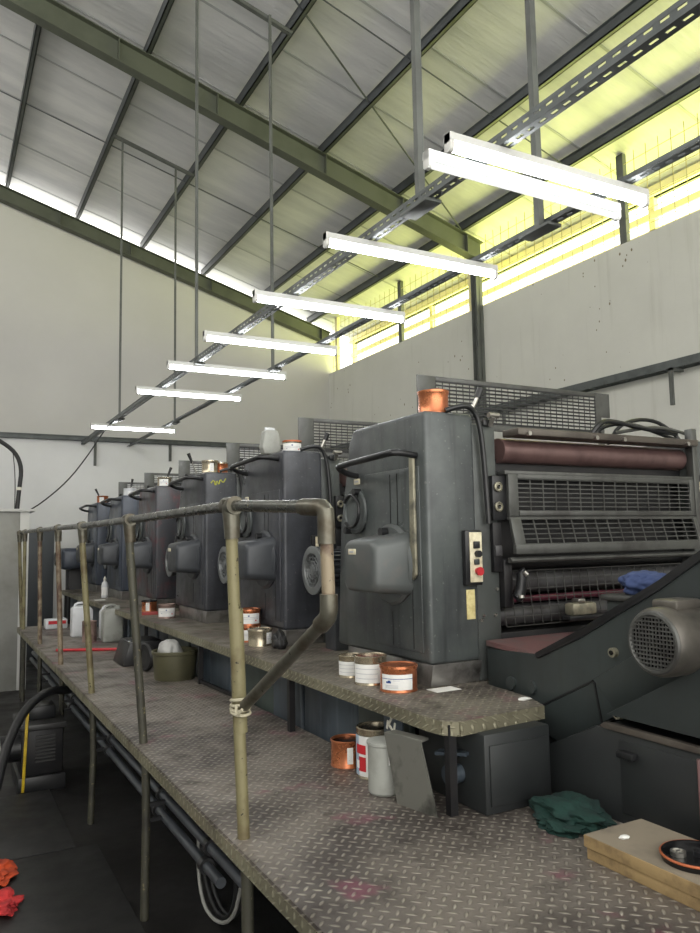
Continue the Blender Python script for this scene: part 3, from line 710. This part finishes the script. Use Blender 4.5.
    mb.tube([(1.5, .3, 1.2), (1.6, .28, 1.33), (1.85, .28, 1.37), (2.0, .25, 1.3), (2.05, .2, 1.19)], .012, 'black', sm=2, seg=8)
    mb.tube([(1.4, .15, 1.24), (1.7, .1, 1.29), (1.9, .05, 1.24)], .01, 'guard', sm=2, seg=8)
    mb.build('air_hose', t)
    # fan motor on the far side
    mo = MB()
    c = Vector((.075, 1.335, .485)); ax = Vector((1, 0, 0))
    mo.cyl(c + ax * .03, c + ax * .30, .105, 'motorfin', seg=28)
    for k in range(24):
        a = 2 * PI * k / 24; d = Vector((0, math.cos(a), math.sin(a)))
        p = c + d * .115
        mo.bar(p + ax * .07, p + ax * .27, .024, .008, 'motorfin', up=tuple(Vector((0, -d.z, d.y))))
    mo.lathe([(.143, .0), (.143, .05), (.12, .07), (.105, .07)], c + ax * .0, 'motorfin', ax=(1, 0, 0), seg=32)
    mo.box(c.x + .10, c.x + .22, c.y - .07, c.y + .07, 0, c.z - .09, 'motorfin', .008)
    mo = mo.build('fan_motor', t)
    mb = MB(); mb.lathe([(.145, 0), (.148, -.015), (.135, -.02), (.105, -.02), (.1, -.01), (.1, .03)], c, 'grille', ax=(1, 0, 0), seg=32)
    for rr in (.08, .055, .03): mb.tube([(c.x - .012, c.y + rr * math.cos(a), c.z + rr * math.sin(a)) for a in [i * 2 * PI / 24 for i in range(24)]], .004, 'grille', closed=True, seg=6)
    for k in range(12):
        a = 2 * PI * k / 12; mb.bar((c.x - .010, c.y + .02 * math.cos(a), c.z + .02 * math.sin(a)), (c.x - .010, c.y + .11 * math.cos(a), c.z + .11 * math.sin(a)), .006, .006, 'grille', up=(1, 0, 0))
    mb.cyl((c.x - .016, c.y, c.z), (c.x + .03, c.y, c.z), .025, 'grille', seg=14)
    mb.build('fan_grille', mo)
    return t
UX, UY, UP = 1.95, 2.865, 1.628
U0 = make_unit()
ULAB = ['nearest grey press unit with red stop button and copper can on top', 'second press unit from the front, behind the handrail elbow', 'third press unit from the front, with yellow green chalk mark',
        'fourth press unit from the front, smeared with red ink', 'bluish fifth press unit from the front', 'bluish press unit farthest from the camera']
units = []
for i in range(6):
    o = U0 if i == 0 else copy_tree(U0)
    o.location = (UX, UY + UP * i, ZU); o['label'] = ULAB[i]; units.append(o)
for i, o in enumerate(units):
    if i:
        for k in kids(o, 'grab_rail'): k.location.z += .15
        for k in kids(o, 'lever') + kids(o, 'air_hose') + kids(o, 'paper_note'): bpy.data.objects.remove(k, do_unlink=True)
    if i == 5:
        for k in kids(o, 'fan_motor'):
            for g in list(k.children): bpy.data.objects.remove(g, do_unlink=True)
            bpy.data.objects.remove(k, do_unlink=True)
    v = {1: 'hull_dark', 2: 'hull_dark', 3: 'hull_red', 4: 'hull_blue', 5: 'hull_blue'}.get(i)
    if v:
        for k in kids(o, 'housing') + kids(o, 'cover_panel'):
            k.material_slots[0].link = 'OBJECT'; k.material_slots[0].material = M[v]
        for k in kids(o, 'gear_hood'):
            for q in [k] + kids(k, 'hood_flange'):
                q.material_slots[0].link = 'OBJECT'; q.material_slots[0].material = M['hood_dark']
mb = MB(); c = units[2].location
mb.tube([(c.x + .05, c.y - .002, c.z + 1.16), (c.x + .075, c.y - .002, c.z + 1.19), (c.x + .09, c.y - .002, c.z + 1.13), (c.x + .10, c.y - .002, c.z + 1.19), (c.x + .12, c.y - .002, c.z + 1.14), (c.x + .13, c.y - .002, c.z + 1.20), (c.x + .155, c.y - .002, c.z + 1.16), (c.x + .18, c.y - .002, c.z + 1.2)], .005, 'greenmark', sm=1, seg=6)
mb.build('chalk_mark', units[2])['label'] = 'yellow green chalk scribble'
# far-end delivery of the last unit
t = thing('drive_housing', (2.0, 12.2, ZU), 'dark rounded drive housing at the far end of the press', 'machine housing')
MB().box(1.62, 2.3, 11.95, 12.5, ZU + .30, ZU + .62, 'hull_blue', .06, seg=3).build('casing', t)
MB().box(1.75, 2.3, 12.12, 12.45, 0, ZU + .31, 'deep', .02).build('pedestal', t)
MB().cyl((1.56, 12.2, ZU + .46), (1.62, 12.2, ZU + .46), .10, 'black', seg=20).build('end_cap', t)
# ------------------------------------------------------------------ delivery at the near right
DX = 2.25
t = thing('delivery_frame', (2.9, 2.0, 0), 'dark green sloping delivery end of the press at the right', 'machine frame')
side = [(2.845, 1.342), (2.505, 1.347), (2.244, 1.467), (2.07, 1.562), (1.86, 1.672), (1.692, 1.775), (1.1, 2.15), (1.1, 1.735), (1.719, 1.39), (2.364, 1.02), (2.43, 1.015), (2.50, 1.06), (2.56, 1.14), (2.845, 1.15)]
MB().prism(side, 'x', DX, DX + .04, 'deliv', .006).build('side_plate', t)
MB().prism([(p[0], p[1]) for p in side], 'x', 3.76, 3.80, 'deliv', .006).build('far_side_plate', t)
MB().prism([(2.19, 1.296), (1.1, 1.93), (1.1, 1.745), (1.715, 1.398), (2.08, 1.19)], 'x', DX - .006, DX + .001, 'deliv', .002).build('cover_plate', t)
MB().bar((DX - .002, 2.195, 1.29), (DX - .002, 2.52, 1.13), .008, .006, 'black', up=(1, 0, 0)).build('seam', t)
MB().bar((DX - .002, 2.19, 1.285), (DX - .002, 2.16, 1.135), .008, .006, 'black', up=(1, 0, 0)).build('seam', t)
for (y, z, rr) in ((2.08, 1.412, .018), (2.07, 1.188, .018)):
    MB().cyl((DX - .02, y, z), (DX, y, z), rr, 'strap', seg=14).cyl((DX - .024, y, z), (DX - .018, y, z), rr * .5, 'inkblack', seg=10).build('bolt', t)
for (y, z) in ((2.675, 1.21), (2.545, 1.21)):
    MB().cyl((DX - .012, y, z), (DX, y, z), .028, 'deliv', seg=18).build('boss', t)
MB().prism([(2.52, 1.352), (2.505, 1.362), (2.244, 1.483), (2.07, 1.578), (1.86, 1.688), (1.692, 1.79), (1.1, 2.165), (1.1, 2.13), (1.692, 1.757), (1.86, 1.654), (2.07, 1.544), (2.244, 1.45), (2.50, 1.336)], 'x', DX - .008, DX + .045, 'black', .003).build('edge_strip', t)
MB().prism([(2.85, 1.375), (2.50, 1.350), (2.28, 1.43), (2.28, 1.41), (2.50, 1.335), (2.85, 1.35)], 'x', DX + .001, 3.76, 'reddust', .001).build('floor_plate', t)
MB().box(DX + .04, 3.76, 2.835, 2.85, 1.19, 1.35, 'deliv_dark').build('rear_apron', t)
MB().prism([(2.20, 1.40), (1.1, 2.0), (1.1, 1.75), (2.20, 1.1)], 'x', DX + .04, 3.76, 'deep').build('chain_cover', t)
b = MB().prism([(2.27, 1.40), (2.27, 1.585), (1.95, 1.585), (1.95, 1.40)], 'x', 2.42, 2.85, 'deliv', .006).build('sheet_guide_box', t)
MB().box(2.40, 2.87, 1.93, 2.29, 1.585, 1.61, 'guard', .01).build('box_top', b)
# delivery drive motor
mo = MB()
cx, cy, cz = 2.05, 1.735, 1.50
mo.lathe([(.092, 0), (.104, .004), (.112, .02), (.114, .06), (.114, .19), (.100, .20)], (cx, cy, cz), 'motorgrey', ax=(1, 0, 0), seg=40)
mo.cyl((cx + .01, cy, cz), (cx + .198, cy, cz), .098, 'motorgrey', seg=32)
mo.box(cx + .06, cx + .19, cy - .05, cy + .05, cz + .10, cz + .135, 'motorgrey', .01)
mo = mo.build('drive_motor', t)
mb = MB()
for k in range(-6, 7):
    q = k * .0135; w = math.sqrt(.088 ** 2 - q * q)
    mb.bar((cx - .002, cy - w, cz + q), (cx - .002, cy + w, cz + q), .005, .0055, 'guard', up=(1, 0, 0))
    mb.bar((cx + .002, cy + q, cz - w), (cx + .002, cy + q, cz + w), .005, .0055, 'guard', up=(1, 0, 0))
mb.lathe([(.084, 0), (.09, -.006), (.098, -.004), (.104, .006)], (cx, cy, cz), 'guard', ax=(1, 0, 0), seg=40)
mb.build('fan_grille', mo)
MB().lathe([(0, .006), (.09, .006)], (cx, cy, cz), 'inkblack', ax=(1, 0, 0), seg=30).build('fan_recess', mo)
# lower delivery housing
lh = MB().prism([(2.74, .02), (2.74, 1.0), (2.38, 1.01), (2.10, 1.155), (1.1, 1.155), (1.1, .02)], 'x', 2.15, 3.7, 'deliv_dark', .008).build('lower_housing', t)
MB().prism([(2.075, 1.158), (2.05, 1.178), (1.1, 1.17), (1.1, 1.15), (2.05, 1.156)], 'x', 2.14, 2.165, 'brownsteel', .004).build('ledge', lh)
MB().prism([(2.06, 1.20), (1.719, 1.385), (1.1, 1.735), (1.1, 1.19)], 'x', 2.165, 3.7, 'deliv', .003).build('upper_panel', t)
MB().box(2.143, 2.151, 1.66, 1.985, .88, 1.13, 'deliv_dark', .004).build('access_door', lh)
MB().box(2.11, 2.145, 1.90, 1.975, 1.075, 1.10, 'black', .006).build('door_handle', lh)
MB().cyl((2.135, 1.655, .8), (2.135, 1.655, 1.14), .007, 'reddust', seg=8).build('red_pipe', lh)
# blue rag on the guide box
cloth('rag', (2.55, 2.17, 1.61), (.12, .08, .065), 'bluerag', 'crumpled blue rag on the sheet guide box at right', 8.3)
# ------------------------------------------------------------------ wood, rag, lid, on lower walkway
for k, (z0, z1, dx, l) in enumerate(((ZL, ZL + .036, .006, 'lower weathered plank of the pair at lower right'), (ZL + .036, ZL + .072, 0, 'upper weathered plank of the pair at lower right'))):
    mb = MB(); mb.box(1.80 + dx, 2.06 + dx, .4, 1.83 - dx, z0, z1, 'woodedge', .003); mb.box(1.803 + dx, 2.057 + dx, .4, 1.827 - dx, z1 - .001, z1 + .0008, 'wood')
    tag(mb.build('plank', org=(1.9, 1.2, z0)), l, 'plank', 'planks on the low walkway')
t = thing('tin_lid', (1.93, 1.52, ZL + .0728), 'round black lid with orange rim holding small parts on the planks', 'lid')
MB().lathe([(0, .004), (.088, .004), (.09, .02), (.096, .022), (.1, .018), (.096, .0), (0, 0)], (1.93, 1.52, ZL + .0728), 'inkblack', seg=36).tube([(1.93 + .098 * math.cos(a), 1.52 + .098 * math.sin(a), ZL + .0728 + .018) for a in [i * 2 * PI / 36 for i in range(36)]], .004, 'orange', closed=True, seg=8).lathe([(0, .005), (.089, .005)], (1.93, 1.52, ZL + .0732), 'inkblack', seg=32).build('lid', t)
for (x, y, rr, h) in ((1.905, 1.565, .022, .012), ):
    tag(MB().lathe([(0, .0), (rr, .0), (rr, h), (rr * .7, h + .001), (rr * .65, h - .004), (rr * .3, h - .004), (rr * .25, h), (0, h)], (x, y, ZL + .0785), 'steel', seg=24).build('round_bearing', org=(x, y, ZL + .0785)), 'small silver bearing lying in the black lid', 'bearing')
for (x, y, l) in ((1.945, 1.53, 'black nut nearest the bearing in the lid'), (1.95, 1.49, 'black nut farther from the bearing in the lid')):
    tag(MB().cyl((x, y, ZL + .0785), (x, y, ZL + .093), .013, 'black', seg=6).build('nut', org=(x, y, ZL + .0785)), l, 'nut')
tag(MB().blob((1.88, 1.74, ZL + .077), .018, .012, .006, 'paper', .5, 2, 3, 1.).build('paper_scrap', org=(1.88, 1.74, ZL + .0728)), 'white paper scrap on the upper plank', 'paper')
mb = MB().blob((2.0, 2.08, ZL + .028), .10, .15, .05, 'greenrag', .75, 2.4, 5, 2.2, .55).blob((1.92, 2.04, ZL + .012), .075, .11, .024, 'greenrag', .75, 2.6, 5, 9.2, .5)
tag(mb.build('rag', org=(1.98, 2.1, ZL), angle=60), 'dark green rag heaped on the low walkway beside the planks', 'rag')
# grey sheet leaning under deck
t = thing('bent_sheet', (1.58, 2.45, ZL), 'bent greasy grey metal sheet standing under the deck corner', 'metal sheet')
mb = MB()
A = [(1.565, 2.55, ZL), (1.59, 2.43, ZL), (1.61, 2.35, ZL), (1.60, 2.43, ZL + .245), (1.575, 2.53, ZL + .255), (1.555, 2.62, ZL + .25)]
n = Vector((.06, .03, 0)).normalized() * .006
vs = [Vector(a) for a in A] + [Vector(a) + n for a in A]
mb._add(vs, [(0, 1, 4, 5), (1, 2, 3, 4), (6, 11, 10, 7), (7, 10, 9, 8), (0, 6, 7, 1), (1, 7, 8, 2), (2, 8, 9, 3), (3, 9, 10, 4), (4, 10, 11, 5), (5, 11, 6, 0)], 'zinc')
mb.build('sheet', t)
MB().prism([(1.56, 2.62), (1.61, 2.62), (1.65, 2.45), (1.60, 2.43), (1.575, 2.53)], 'z', ZL + .244, ZL + .254, 'zinc', .002).build('top_flange', t)
# ------------------------------------------------------------------ cans
def can(loc, r_, h, m, label_txt, cat='can', group=None, lab=None, face=None, lid=None, ink=None, name='ink_can'):
    t = thing(name, (0, 0, 0), label_txt, cat, group)
    mb = MB(); ri = r_ - .002
    mb.lathe([(0, 0), (r_, 0), (r_, .005), (ri, .008), (ri, h - .012), (r_, h - .009), (r_ + .001, h - .003), (r_ - .003, h), (r_ - .006, h - .004), (r_ - .006, h - .014), (0, h - .014)], (0, 0, 0), m, seg=32)
    mb.build('body', t, org=(0, 0, 0))
    if lid:
        MB().lathe([(r_ - .006, h - .008), (r_ + .002, h - .004), (r_ + .002, h + .006), (r_ - .008, h + .008), (r_ - .012, h + .003), (0, h + .003)], (0, 0, 0), lid, seg=32).build('lid', t, org=(0, 0, 0))
    if ink:
        MB().lathe([(0, h - .012), (r_ - .006, h - .012)], (0, 0, 0), ink, seg=28).build('ink', t, org=(0, 0, 0))
    if lab:
        a, span, z0, z1, kind = lab
        mb = MB(); a0, a1 = a - span / 2, a + span / 2
        mb.lathe([(r_ + .0003, z0), (r_ + .0006, z1)], (0, 0, 0), 'label', seg=20, a0=a0, a1=a1)
        hh = z1 - z0
        if kind == 'lines':
            for q in (.22, .48, .74):
                mb.lathe([(r_ + .0012, z0 + hh * q), (r_ + .0012, z0 + hh * (q + .03))], (0, 0, 0), 'labelgrey', seg=12, a0=a0 + .15, a1=a1 - .15 - .2 * (q * 7 % 1))
        elif kind == 'logo':
            mb.lathe([(r_ + .0012, z0 + hh * .70), (r_ + .0012, z0 + hh * .74)], (0, 0, 0), 'labelblue', seg=16, a0=a0, a1=a1)
            mb.lathe([(r_ + .0012, z0 + hh * .44), (r_ + .0012, z0 + hh * .56)], (0, 0, 0), 'labelblue', seg=6, a0=a0 + span * .18, a1=a0 + span * .34)
            mb.lathe([(r_ + .0012, z0 + hh * .52), (r_ + .0012, z0 + hh * .62)], (0, 0, 0), 'labelblue', seg=6, a0=a0 + span * .24, a1=a0 + span * .32)
            for q in (.12, .2, .28): mb.lathe([(r_ + .0012, z0 + hh * q), (r_ + .0012, z0 + hh * (q + .03))], (0, 0, 0), 'labelgrey', seg=12, a0=a0 + span * .15, a1=a0 + span * .55)
            mb.lathe([(r_ + .0012, z0 + hh * .6), (r_ + .0012, z0 + hh * .63)], (0, 0, 0), 'labelgrey', seg=12, a0=a0 + span * .4, a1=a0 + span * .6)
        elif kind == 'dots':
            for (u_, v_, mm) in ((.45, .7, 'labelblue'), (.75, .25, 'labelred'), (.2, .35, 'labelgrey')):
                mb.lathe([(r_ + .0012, z0 + hh * v_), (r_ + .0012, z0 + hh * (v_ + .12))], (0, 0, 0), mm, seg=4, a0=a0 + span * u_, a1=a0 + span * (u_ + .07))
            for q in (.45, .6): mb.lathe([(r_ + .0012, z0 + hh * q), (r_ + .0012, z0 + hh * (q + .04))], (0, 0, 0), 'labelgrey', seg=12, a0=a0 + span * .1, a1=a0 + span * .9)
        elif kind == 'red':
            mb.lathe([(r_ + .0012, z0), (r_ + .0012, z1)], (0, 0, 0), 'labelskin', seg=8, a0=a0, a1=a0 + span * .22)
            mb.lathe([(r_ + .0016, z0 + hh * .55), (r_ + .0016, z0 + hh * .68), (r_ + .0016, z0 + hh * .78)], (0, 0, 0), 'labelred', seg=8, a0=a0 + span * .12, a1=a0 + span * .42)
            mb.lathe([(r_ + .0016, z0 + hh * .12), (r_ + .0016, z0 + hh * .48)], (0, 0, 0), 'labelred', seg=8, a0=a0 + span * .22, a1=a0 + span * .42)
            mb.lathe([(r_ + .002, z0 + hh * .18), (r_ + .002, z0 + hh * .38)], (0, 0, 0), 'label', seg=5, a0=a0 + span * .12, a1=a0 + span * .24)
        o = mb.build('label', t, org=(0, 0, 0)); o['label'] = 'printed label round the can'
    t.location = loc
    return t
A0 = math.atan2(-2.95, -1.82)      # towards the viewer side of the deck
GD = 'ink cans on the raised deck'
can((1.805, 3.345, ZU), .062, .105, 'tin', 'small open can with white label behind the silver can on the deck', group=GD, lab=(A0 - .1, 2.2, .012, .078, 'lines'), ink='inkblack')
can((1.795, 3.135, ZU), .077, .13, 'tin', 'silver ink can with white label and dark red ink on the deck', group=GD, lab=(A0 - .25, 1.9, .012, .095, 'lines'), ink='inkred', lid=None)
can((1.82, 2.93, ZU), .084, .105, 'copper', 'copper ink can with white and blue label nearest the deck corner', group=GD, lab=(A0 - .12, 1.8, .012, .078, 'logo'), lid='copper')
tag(MB().box(1.92, 2.05, 2.78, 2.86, ZU, ZU + .002, 'paper').build('paper_sheet', org=(2, 2.8, ZU)), 'white paper under the nearest copper can on the deck', 'paper')
tag(MB().blob((2.13, 2.46, ZU + .005), .03, .02, .006, 'paper', .5, 2, 3, 4.).build('paper_scrap', org=(2.13, 2.46, ZU)), 'torn white paper scrap near the deck end', 'paper')
A1 = math.atan2(-4.9, -1.85)
can((1.85, 4.66, ZU), .078, .10, 'tin', 'silver tin in front of the two stacked copper cans', group=GD, lab=(A1 + .9, .7, .015, .085, 'dots'), lid='tin')
can((1.868, 4.90, ZU), .077, .10, 'copper', 'lower of the two stacked copper cans on the deck', group=GD, lab=(A1, 2.1, .012, .08, 'dots'), lid='copper')
can((1.868, 4.90, ZU + .1085), .077, .10, 'copper', 'upper of the two stacked copper cans on the deck', group=GD, lab=(A1, 2.1, .012, .08, 'dots'), lid='copper')
cloth('rag', (1.90, 4.45, ZU), (.04, .07, .07), 'rubber', 'black rag beside the silver tin on the deck', 6.1)
A2 = math.atan2(-6.9, -1.85)
can((1.83, 6.86, ZU), .078, .115, 'tin_ink', 'ink stained can with pink label near the deck edge', group=GD, lab=(A2, 2.2, .015, .09, 'dots'), lid='tin_ink')
can((1.86, 7.62, ZU), .075, .10, 'copper', 'copper and black can behind the ink stained can on the deck', group=GD, lid='inkblack', lab=(A2 - .2, .5, .01, .09, 'lines'))
tag(MB().bar((1.70, 7.25, ZU + .014), (1.98, 7.2, ZU + .014), .05, .028, 'redwood', bev=.004).build('red_stick', org=(1.8, 7.2, ZU)), 'dull red wooden bar lying on the deck', 'bar')
t = thing('spray_bottle', (1.87, 9.95, ZU), 'white plastic bottle with pale label on the far deck', 'bottle')
MB().lathe([(0, 0), (.04, 0), (.043, .01), (.043, .15), (.036, .185), (.016, .205), (.014, .215), (0, .215)], (1.87, 9.95, ZU), 'plastic', seg=24).build('body', t)
MB().lathe([(0, .212), (.018, .212), (.018, .245), (.008, .25), (.006, .268), (0, .268)], (1.87, 9.95, ZU), 'white', seg=16).build('cap', t)
MB().lathe([(.0435, .03), (.0437, .13)], (1.87, 9.95, ZU), 'label', seg=20, a0=2.6, a1=5.6).build('label', t)
tag(MB().box(1.68, 1.80, 9.5, 9.6, ZU, ZU + .003, 'paper').build('paper_sheet', org=(1.75, 9.5, ZU)), 'white paper lying near the bottle on the far deck', 'paper')
# lower walkway goods
can((1.645, 3.10, ZL), .075, .115, 'copper', 'copper can with dark label on the low walkway under the deck', group='cans under the deck', lab=(math.atan2(-3.1, -1.0), .35, .02, .09, 'lines'), ink='inkblack')
can((1.68, 2.90, ZL), .085, .205, 'tin', 'tall tin with red and white label under the deck', group='cans under the deck', lab=(math.atan2(-2.9, -1.655) - .35, 2.4, .012, .175, 'red'), ink='inkblack')
t = thing('plastic_jar', (1.595, 2.69, ZL), 'greyish white plastic jar standing before the tall tin', 'jar')
MB().lathe([(0, 0), (.06, 0), (.066, .008), (.066, .185), (.07, .19), (.07, .2), (.06, .203), (0, .203)], (1.595, 2.69, ZL), 'plastic2', seg=32).build('body', t)
a_ = math.atan2(-2.7, -1.58) + .25
MB().lathe([(.0668, .12), (.0668, .16)], (1.595, 2.69, ZL), 'label', seg=6, a0=a_, a1=a_ + .35).lathe([(.0669, .12), (.0669, .16)], (1.595, 2.69, ZL), 'copper', seg=6, a0=a_ + .35, a1=a_ + .6).build('sticker', t)
t = thing('bucket', (1.585, 5.70, ZL), 'olive plastic bucket holding a grey bag under the deck', 'bucket')
MB().lathe([(0, 0), (.145, 0), (.15, .01), (.163, .18), (.17, .185), (.172, .205), (.166, .21), (.158, .205), (.148, .02), (0, .015)], (1.585, 5.70, ZL), 'olive', seg=40).build('tub', t)
tag(MB().blob((1.55, 5.72, ZL + .19), .09, .10, .10, 'bag', .4, 2, 4, 1.5).build('plastic_bag', org=(1.55, 5.72, ZL + .1)), 'crumpled clear grey plastic bag in the olive bucket', 'bag')
def jerry(x, y, w, d, h, label, m='plastic'):
    t = thing('jerrycan', (x, y, ZL), label, 'jerrycan', 'white jerrycans under the far deck')
    mb = MB(); pts = [(-w / 2, 0), (w / 2, 0), (w / 2, h * .80), (w * .30, h * .93), (-w * .32, h * .93), (-w / 2, h * .85)]
    mb.prism([(x + a, ZL + b) for a, b in pts], 'y', y - d / 2, y + d / 2, m, .018, 3); mb.build('body', t)
    MB().tube([(x - w * .38, y, ZL + h * .86), (x - w * .30, y, ZL + h), (x + w * .1, y, ZL + h * 1.02), (x + w * .18, y, ZL + h * .92)], .014, m, sm=1, seg=10).build('handle', t)
    MB().cyl((x + w * .27, y, ZL + h * .9), (x + w * .27, y, ZL + h * .99), .024, 'rubber' if m == 'plastic' else m, seg=14).build('cap', t)
jerry(1.42, 8.85, .22, .16, .36, 'milky white jerrycan with black cap left of the others')
jerry(1.62, 8.2, .20, .16, .37, 'pale translucent jerrycan closest to the deck legs', 'plastic2')
jerry(1.64, 8.5, .18, .14, .34, 'pale jerrycan standing behind the deck leg')
can((1.42, 8.35, ZL), .075, .21, 'tin_ink', 'reddish brown can standing before the white jerrycan', group='cans under the deck')
t = thing('paper_tray', (1.30, 9.95, ZL), 'white tub with red print at the far end of the low walkway', 'tub')
MB().box(1.17, 1.42, 9.85, 10.05, ZL, ZL + .11, 'plastic', .012).build('tub', t)
MB().box(1.20, 1.40, 9.845, 9.85, ZL + .055, ZL + .095, 'labelred').build('red_print', t)
tag(MB().cyl((1.02, 7.75, ZL + .014), (1.55, 7.45, ZL + .014), .014, 'red', seg=12).build('red_pole', org=(1.2, 7.6, ZL)), 'red pole lying across the low walkway', 'pole')
tag(MB().prism([(1.36, ZL), (1.70, ZL), (1.70, ZL + .19), (1.42, ZL + .19)], 'y', 6.45, 6.85, 'black', .01).build('tool_box', org=(1.5, 6.6, ZL)), 'black slanted box under the deck behind the bucket', 'box')
t = thing('rubber_wheel', (1.47, 6.13, ZL), 'black ring wheel leaning behind the olive bucket', 'wheel')
MB().lathe([(.06, -.02), (.10, -.02), (.11, 0), (.10, .02), (.06, .02), (.06, -.02)], (1.47, 6.13, ZL + .11), 'rubber', ax=(1, .3, 0), seg=32).build('tyre', t)
MB().lathe([(0, .01), (.062, .01), (.062, -.01), (0, -.01)], (1.47, 6.13, ZL + .11), 'cover', ax=(1, .3, 0), seg=24).build('hub', t)
# things on top of the units
ZT = ZU + 1.255
def utop(i): return UY + UP * i
t = can((2.075, utop(0) + .10, ZT), .074, .105, 'copper', 'bright copper can on top of the nearest press unit', group='cans on top of the press units', lid='copper')
t = thing('plastic_pouch', (1.93, utop(1) + .28, ZT), 'whitish plastic pouch on top of the second press unit', 'pouch')
MB().prism([(1.925, ZT), (2.035, ZT), (2.05, ZT + .05), (2.03, ZT + .15), (2.02, ZT + .165), (1.94, ZT + .165), (1.93, ZT + .15), (1.91, ZT + .05)], 'y', utop(1) + .25, utop(1) + .32, 'plastic2', .02, 3).build('pouch', t)
MB().box(1.94, 2.015, utop(1) + .275, utop(1) + .295, ZT + .16, ZT + .185, 'plastic', .006).build('neck', t)
can((2.115, utop(1) + .22, ZT), .065, .085, 'tin', 'tin with blue and red print on the second press unit', group='cans on top of the press units', lab=(A1, 2.4, .01, .07, 'dots'), lid='orange')
can((2.03, utop(2) + .12, ZT), .07, .10, 'tin', 'left tin on top of the third press unit', group='cans on top of the press units', lid='tin', lab=(A1 + .3, .5, .01, .08, 'lines'))
can((2.16, utop(2) + .22, ZT), .065, .095, 'copper', 'right tin on top of the third press unit', group='cans on top of the press units', lid='tin')
can((2.09, utop(3) + .2, ZT), .075, .10, 'tin', 'tin with ink knife on top of the fourth press unit', group='cans on top of the press units', lab=(A1, 1.3, .01, .08, 'dots'), ink='inkblack')
can((2.10, utop(4) + .25, ZT), .08, .10, 'plastic', 'white tub on top of the fifth press unit', group='cans on top of the press units', lab=(A1, .4, .03, .06, 'dots'), ink='inkblack', name='ink_tub')
can((2.06, utop(5) + .2, ZT), .08, .10, 'copper', 'copper can on top of the farthest press unit', group='cans on top of the press units', lab=(A1, .8, .01, .08, 'lines'), ink='inkblack')
def knife(p, q, label):
    t = thing('ink_knife', p, label, 'ink knife', 'ink knives on the press units')
    p, q = Vector(p), Vector(q)
    MB().bar(p, p + (q - p) * .55, .028, .003, 'steel').build('blade', t)
    MB().cyl(p + (q - p) * .5, q, .010, 'black', r1=.016, seg=10).build('handle', t)
knife((2.085, utop(3) + .2, ZT + .01), (2.16, utop(3) + .2, ZT + .21), 'ink knife standing in the can on the fourth unit')
knife((1.93, utop(2) + .18, ZT + .005), (1.86, utop(2) + .18, ZT + .17), 'ink knife leaning left beside the tins on the third unit')
knife((2.095, utop(4) + .25, ZT + .01), (2.13, utop(4) + .25, ZT + .22), 'ink knife standing in the tub on the fifth unit')
knife((2.055, utop(5) + .2, ZT + .01), (1.96, utop(5) + .2, ZT + .2), 'ink knife leaning left in the can on the farthest unit')
# ------------------------------------------------------------------ light
W = bpy.data.worlds.new('sky'); S.world = W; W.use_nodes = True
bg = W.node_tree.nodes['Background']; bg.inputs['Color'].default_value = (1.0, .98, .92, 1); bg.inputs['Strength'].default_value = 1.9
def area(name, loc, rot, sx, sy, power, col):
    l = bpy.data.lights.new(name, 'AREA'); l.shape = 'RECTANGLE'; l.size = sx; l.size_y = sy; l.energy = power; l.color = col
    o = bpy.data.objects.new(name, l); COL.objects.link(o); o.location = loc; o.rotation_euler = rot; return o
# daylight bounced up from the sunny garden outside through the mesh strip
a = area('garden_daylight', (9.2, 6.0, 4.3), (0, 0, 0), 14, 2.6, 950, (.90, .95, .26))
d = Vector((-.75, 0, .66)).normalized()
q = (-d).to_track_quat('Z', 'Y'); a.rotation_mode = 'QUATERNION'
zx = -d; xx = Vector((0, 1, 0)); yy = zx.cross(xx)
a.rotation_quaternion = Matrix((xx, yy, zx)).transposed().to_quaternion()
S.view_settings.view_transform = 'Standard'; S.view_settings.look = 'None'; S.view_settings.gamma = 1
S.view_settings.exposure = 0.9
try: S.cycles.use_denoising = True
except Exception: pass
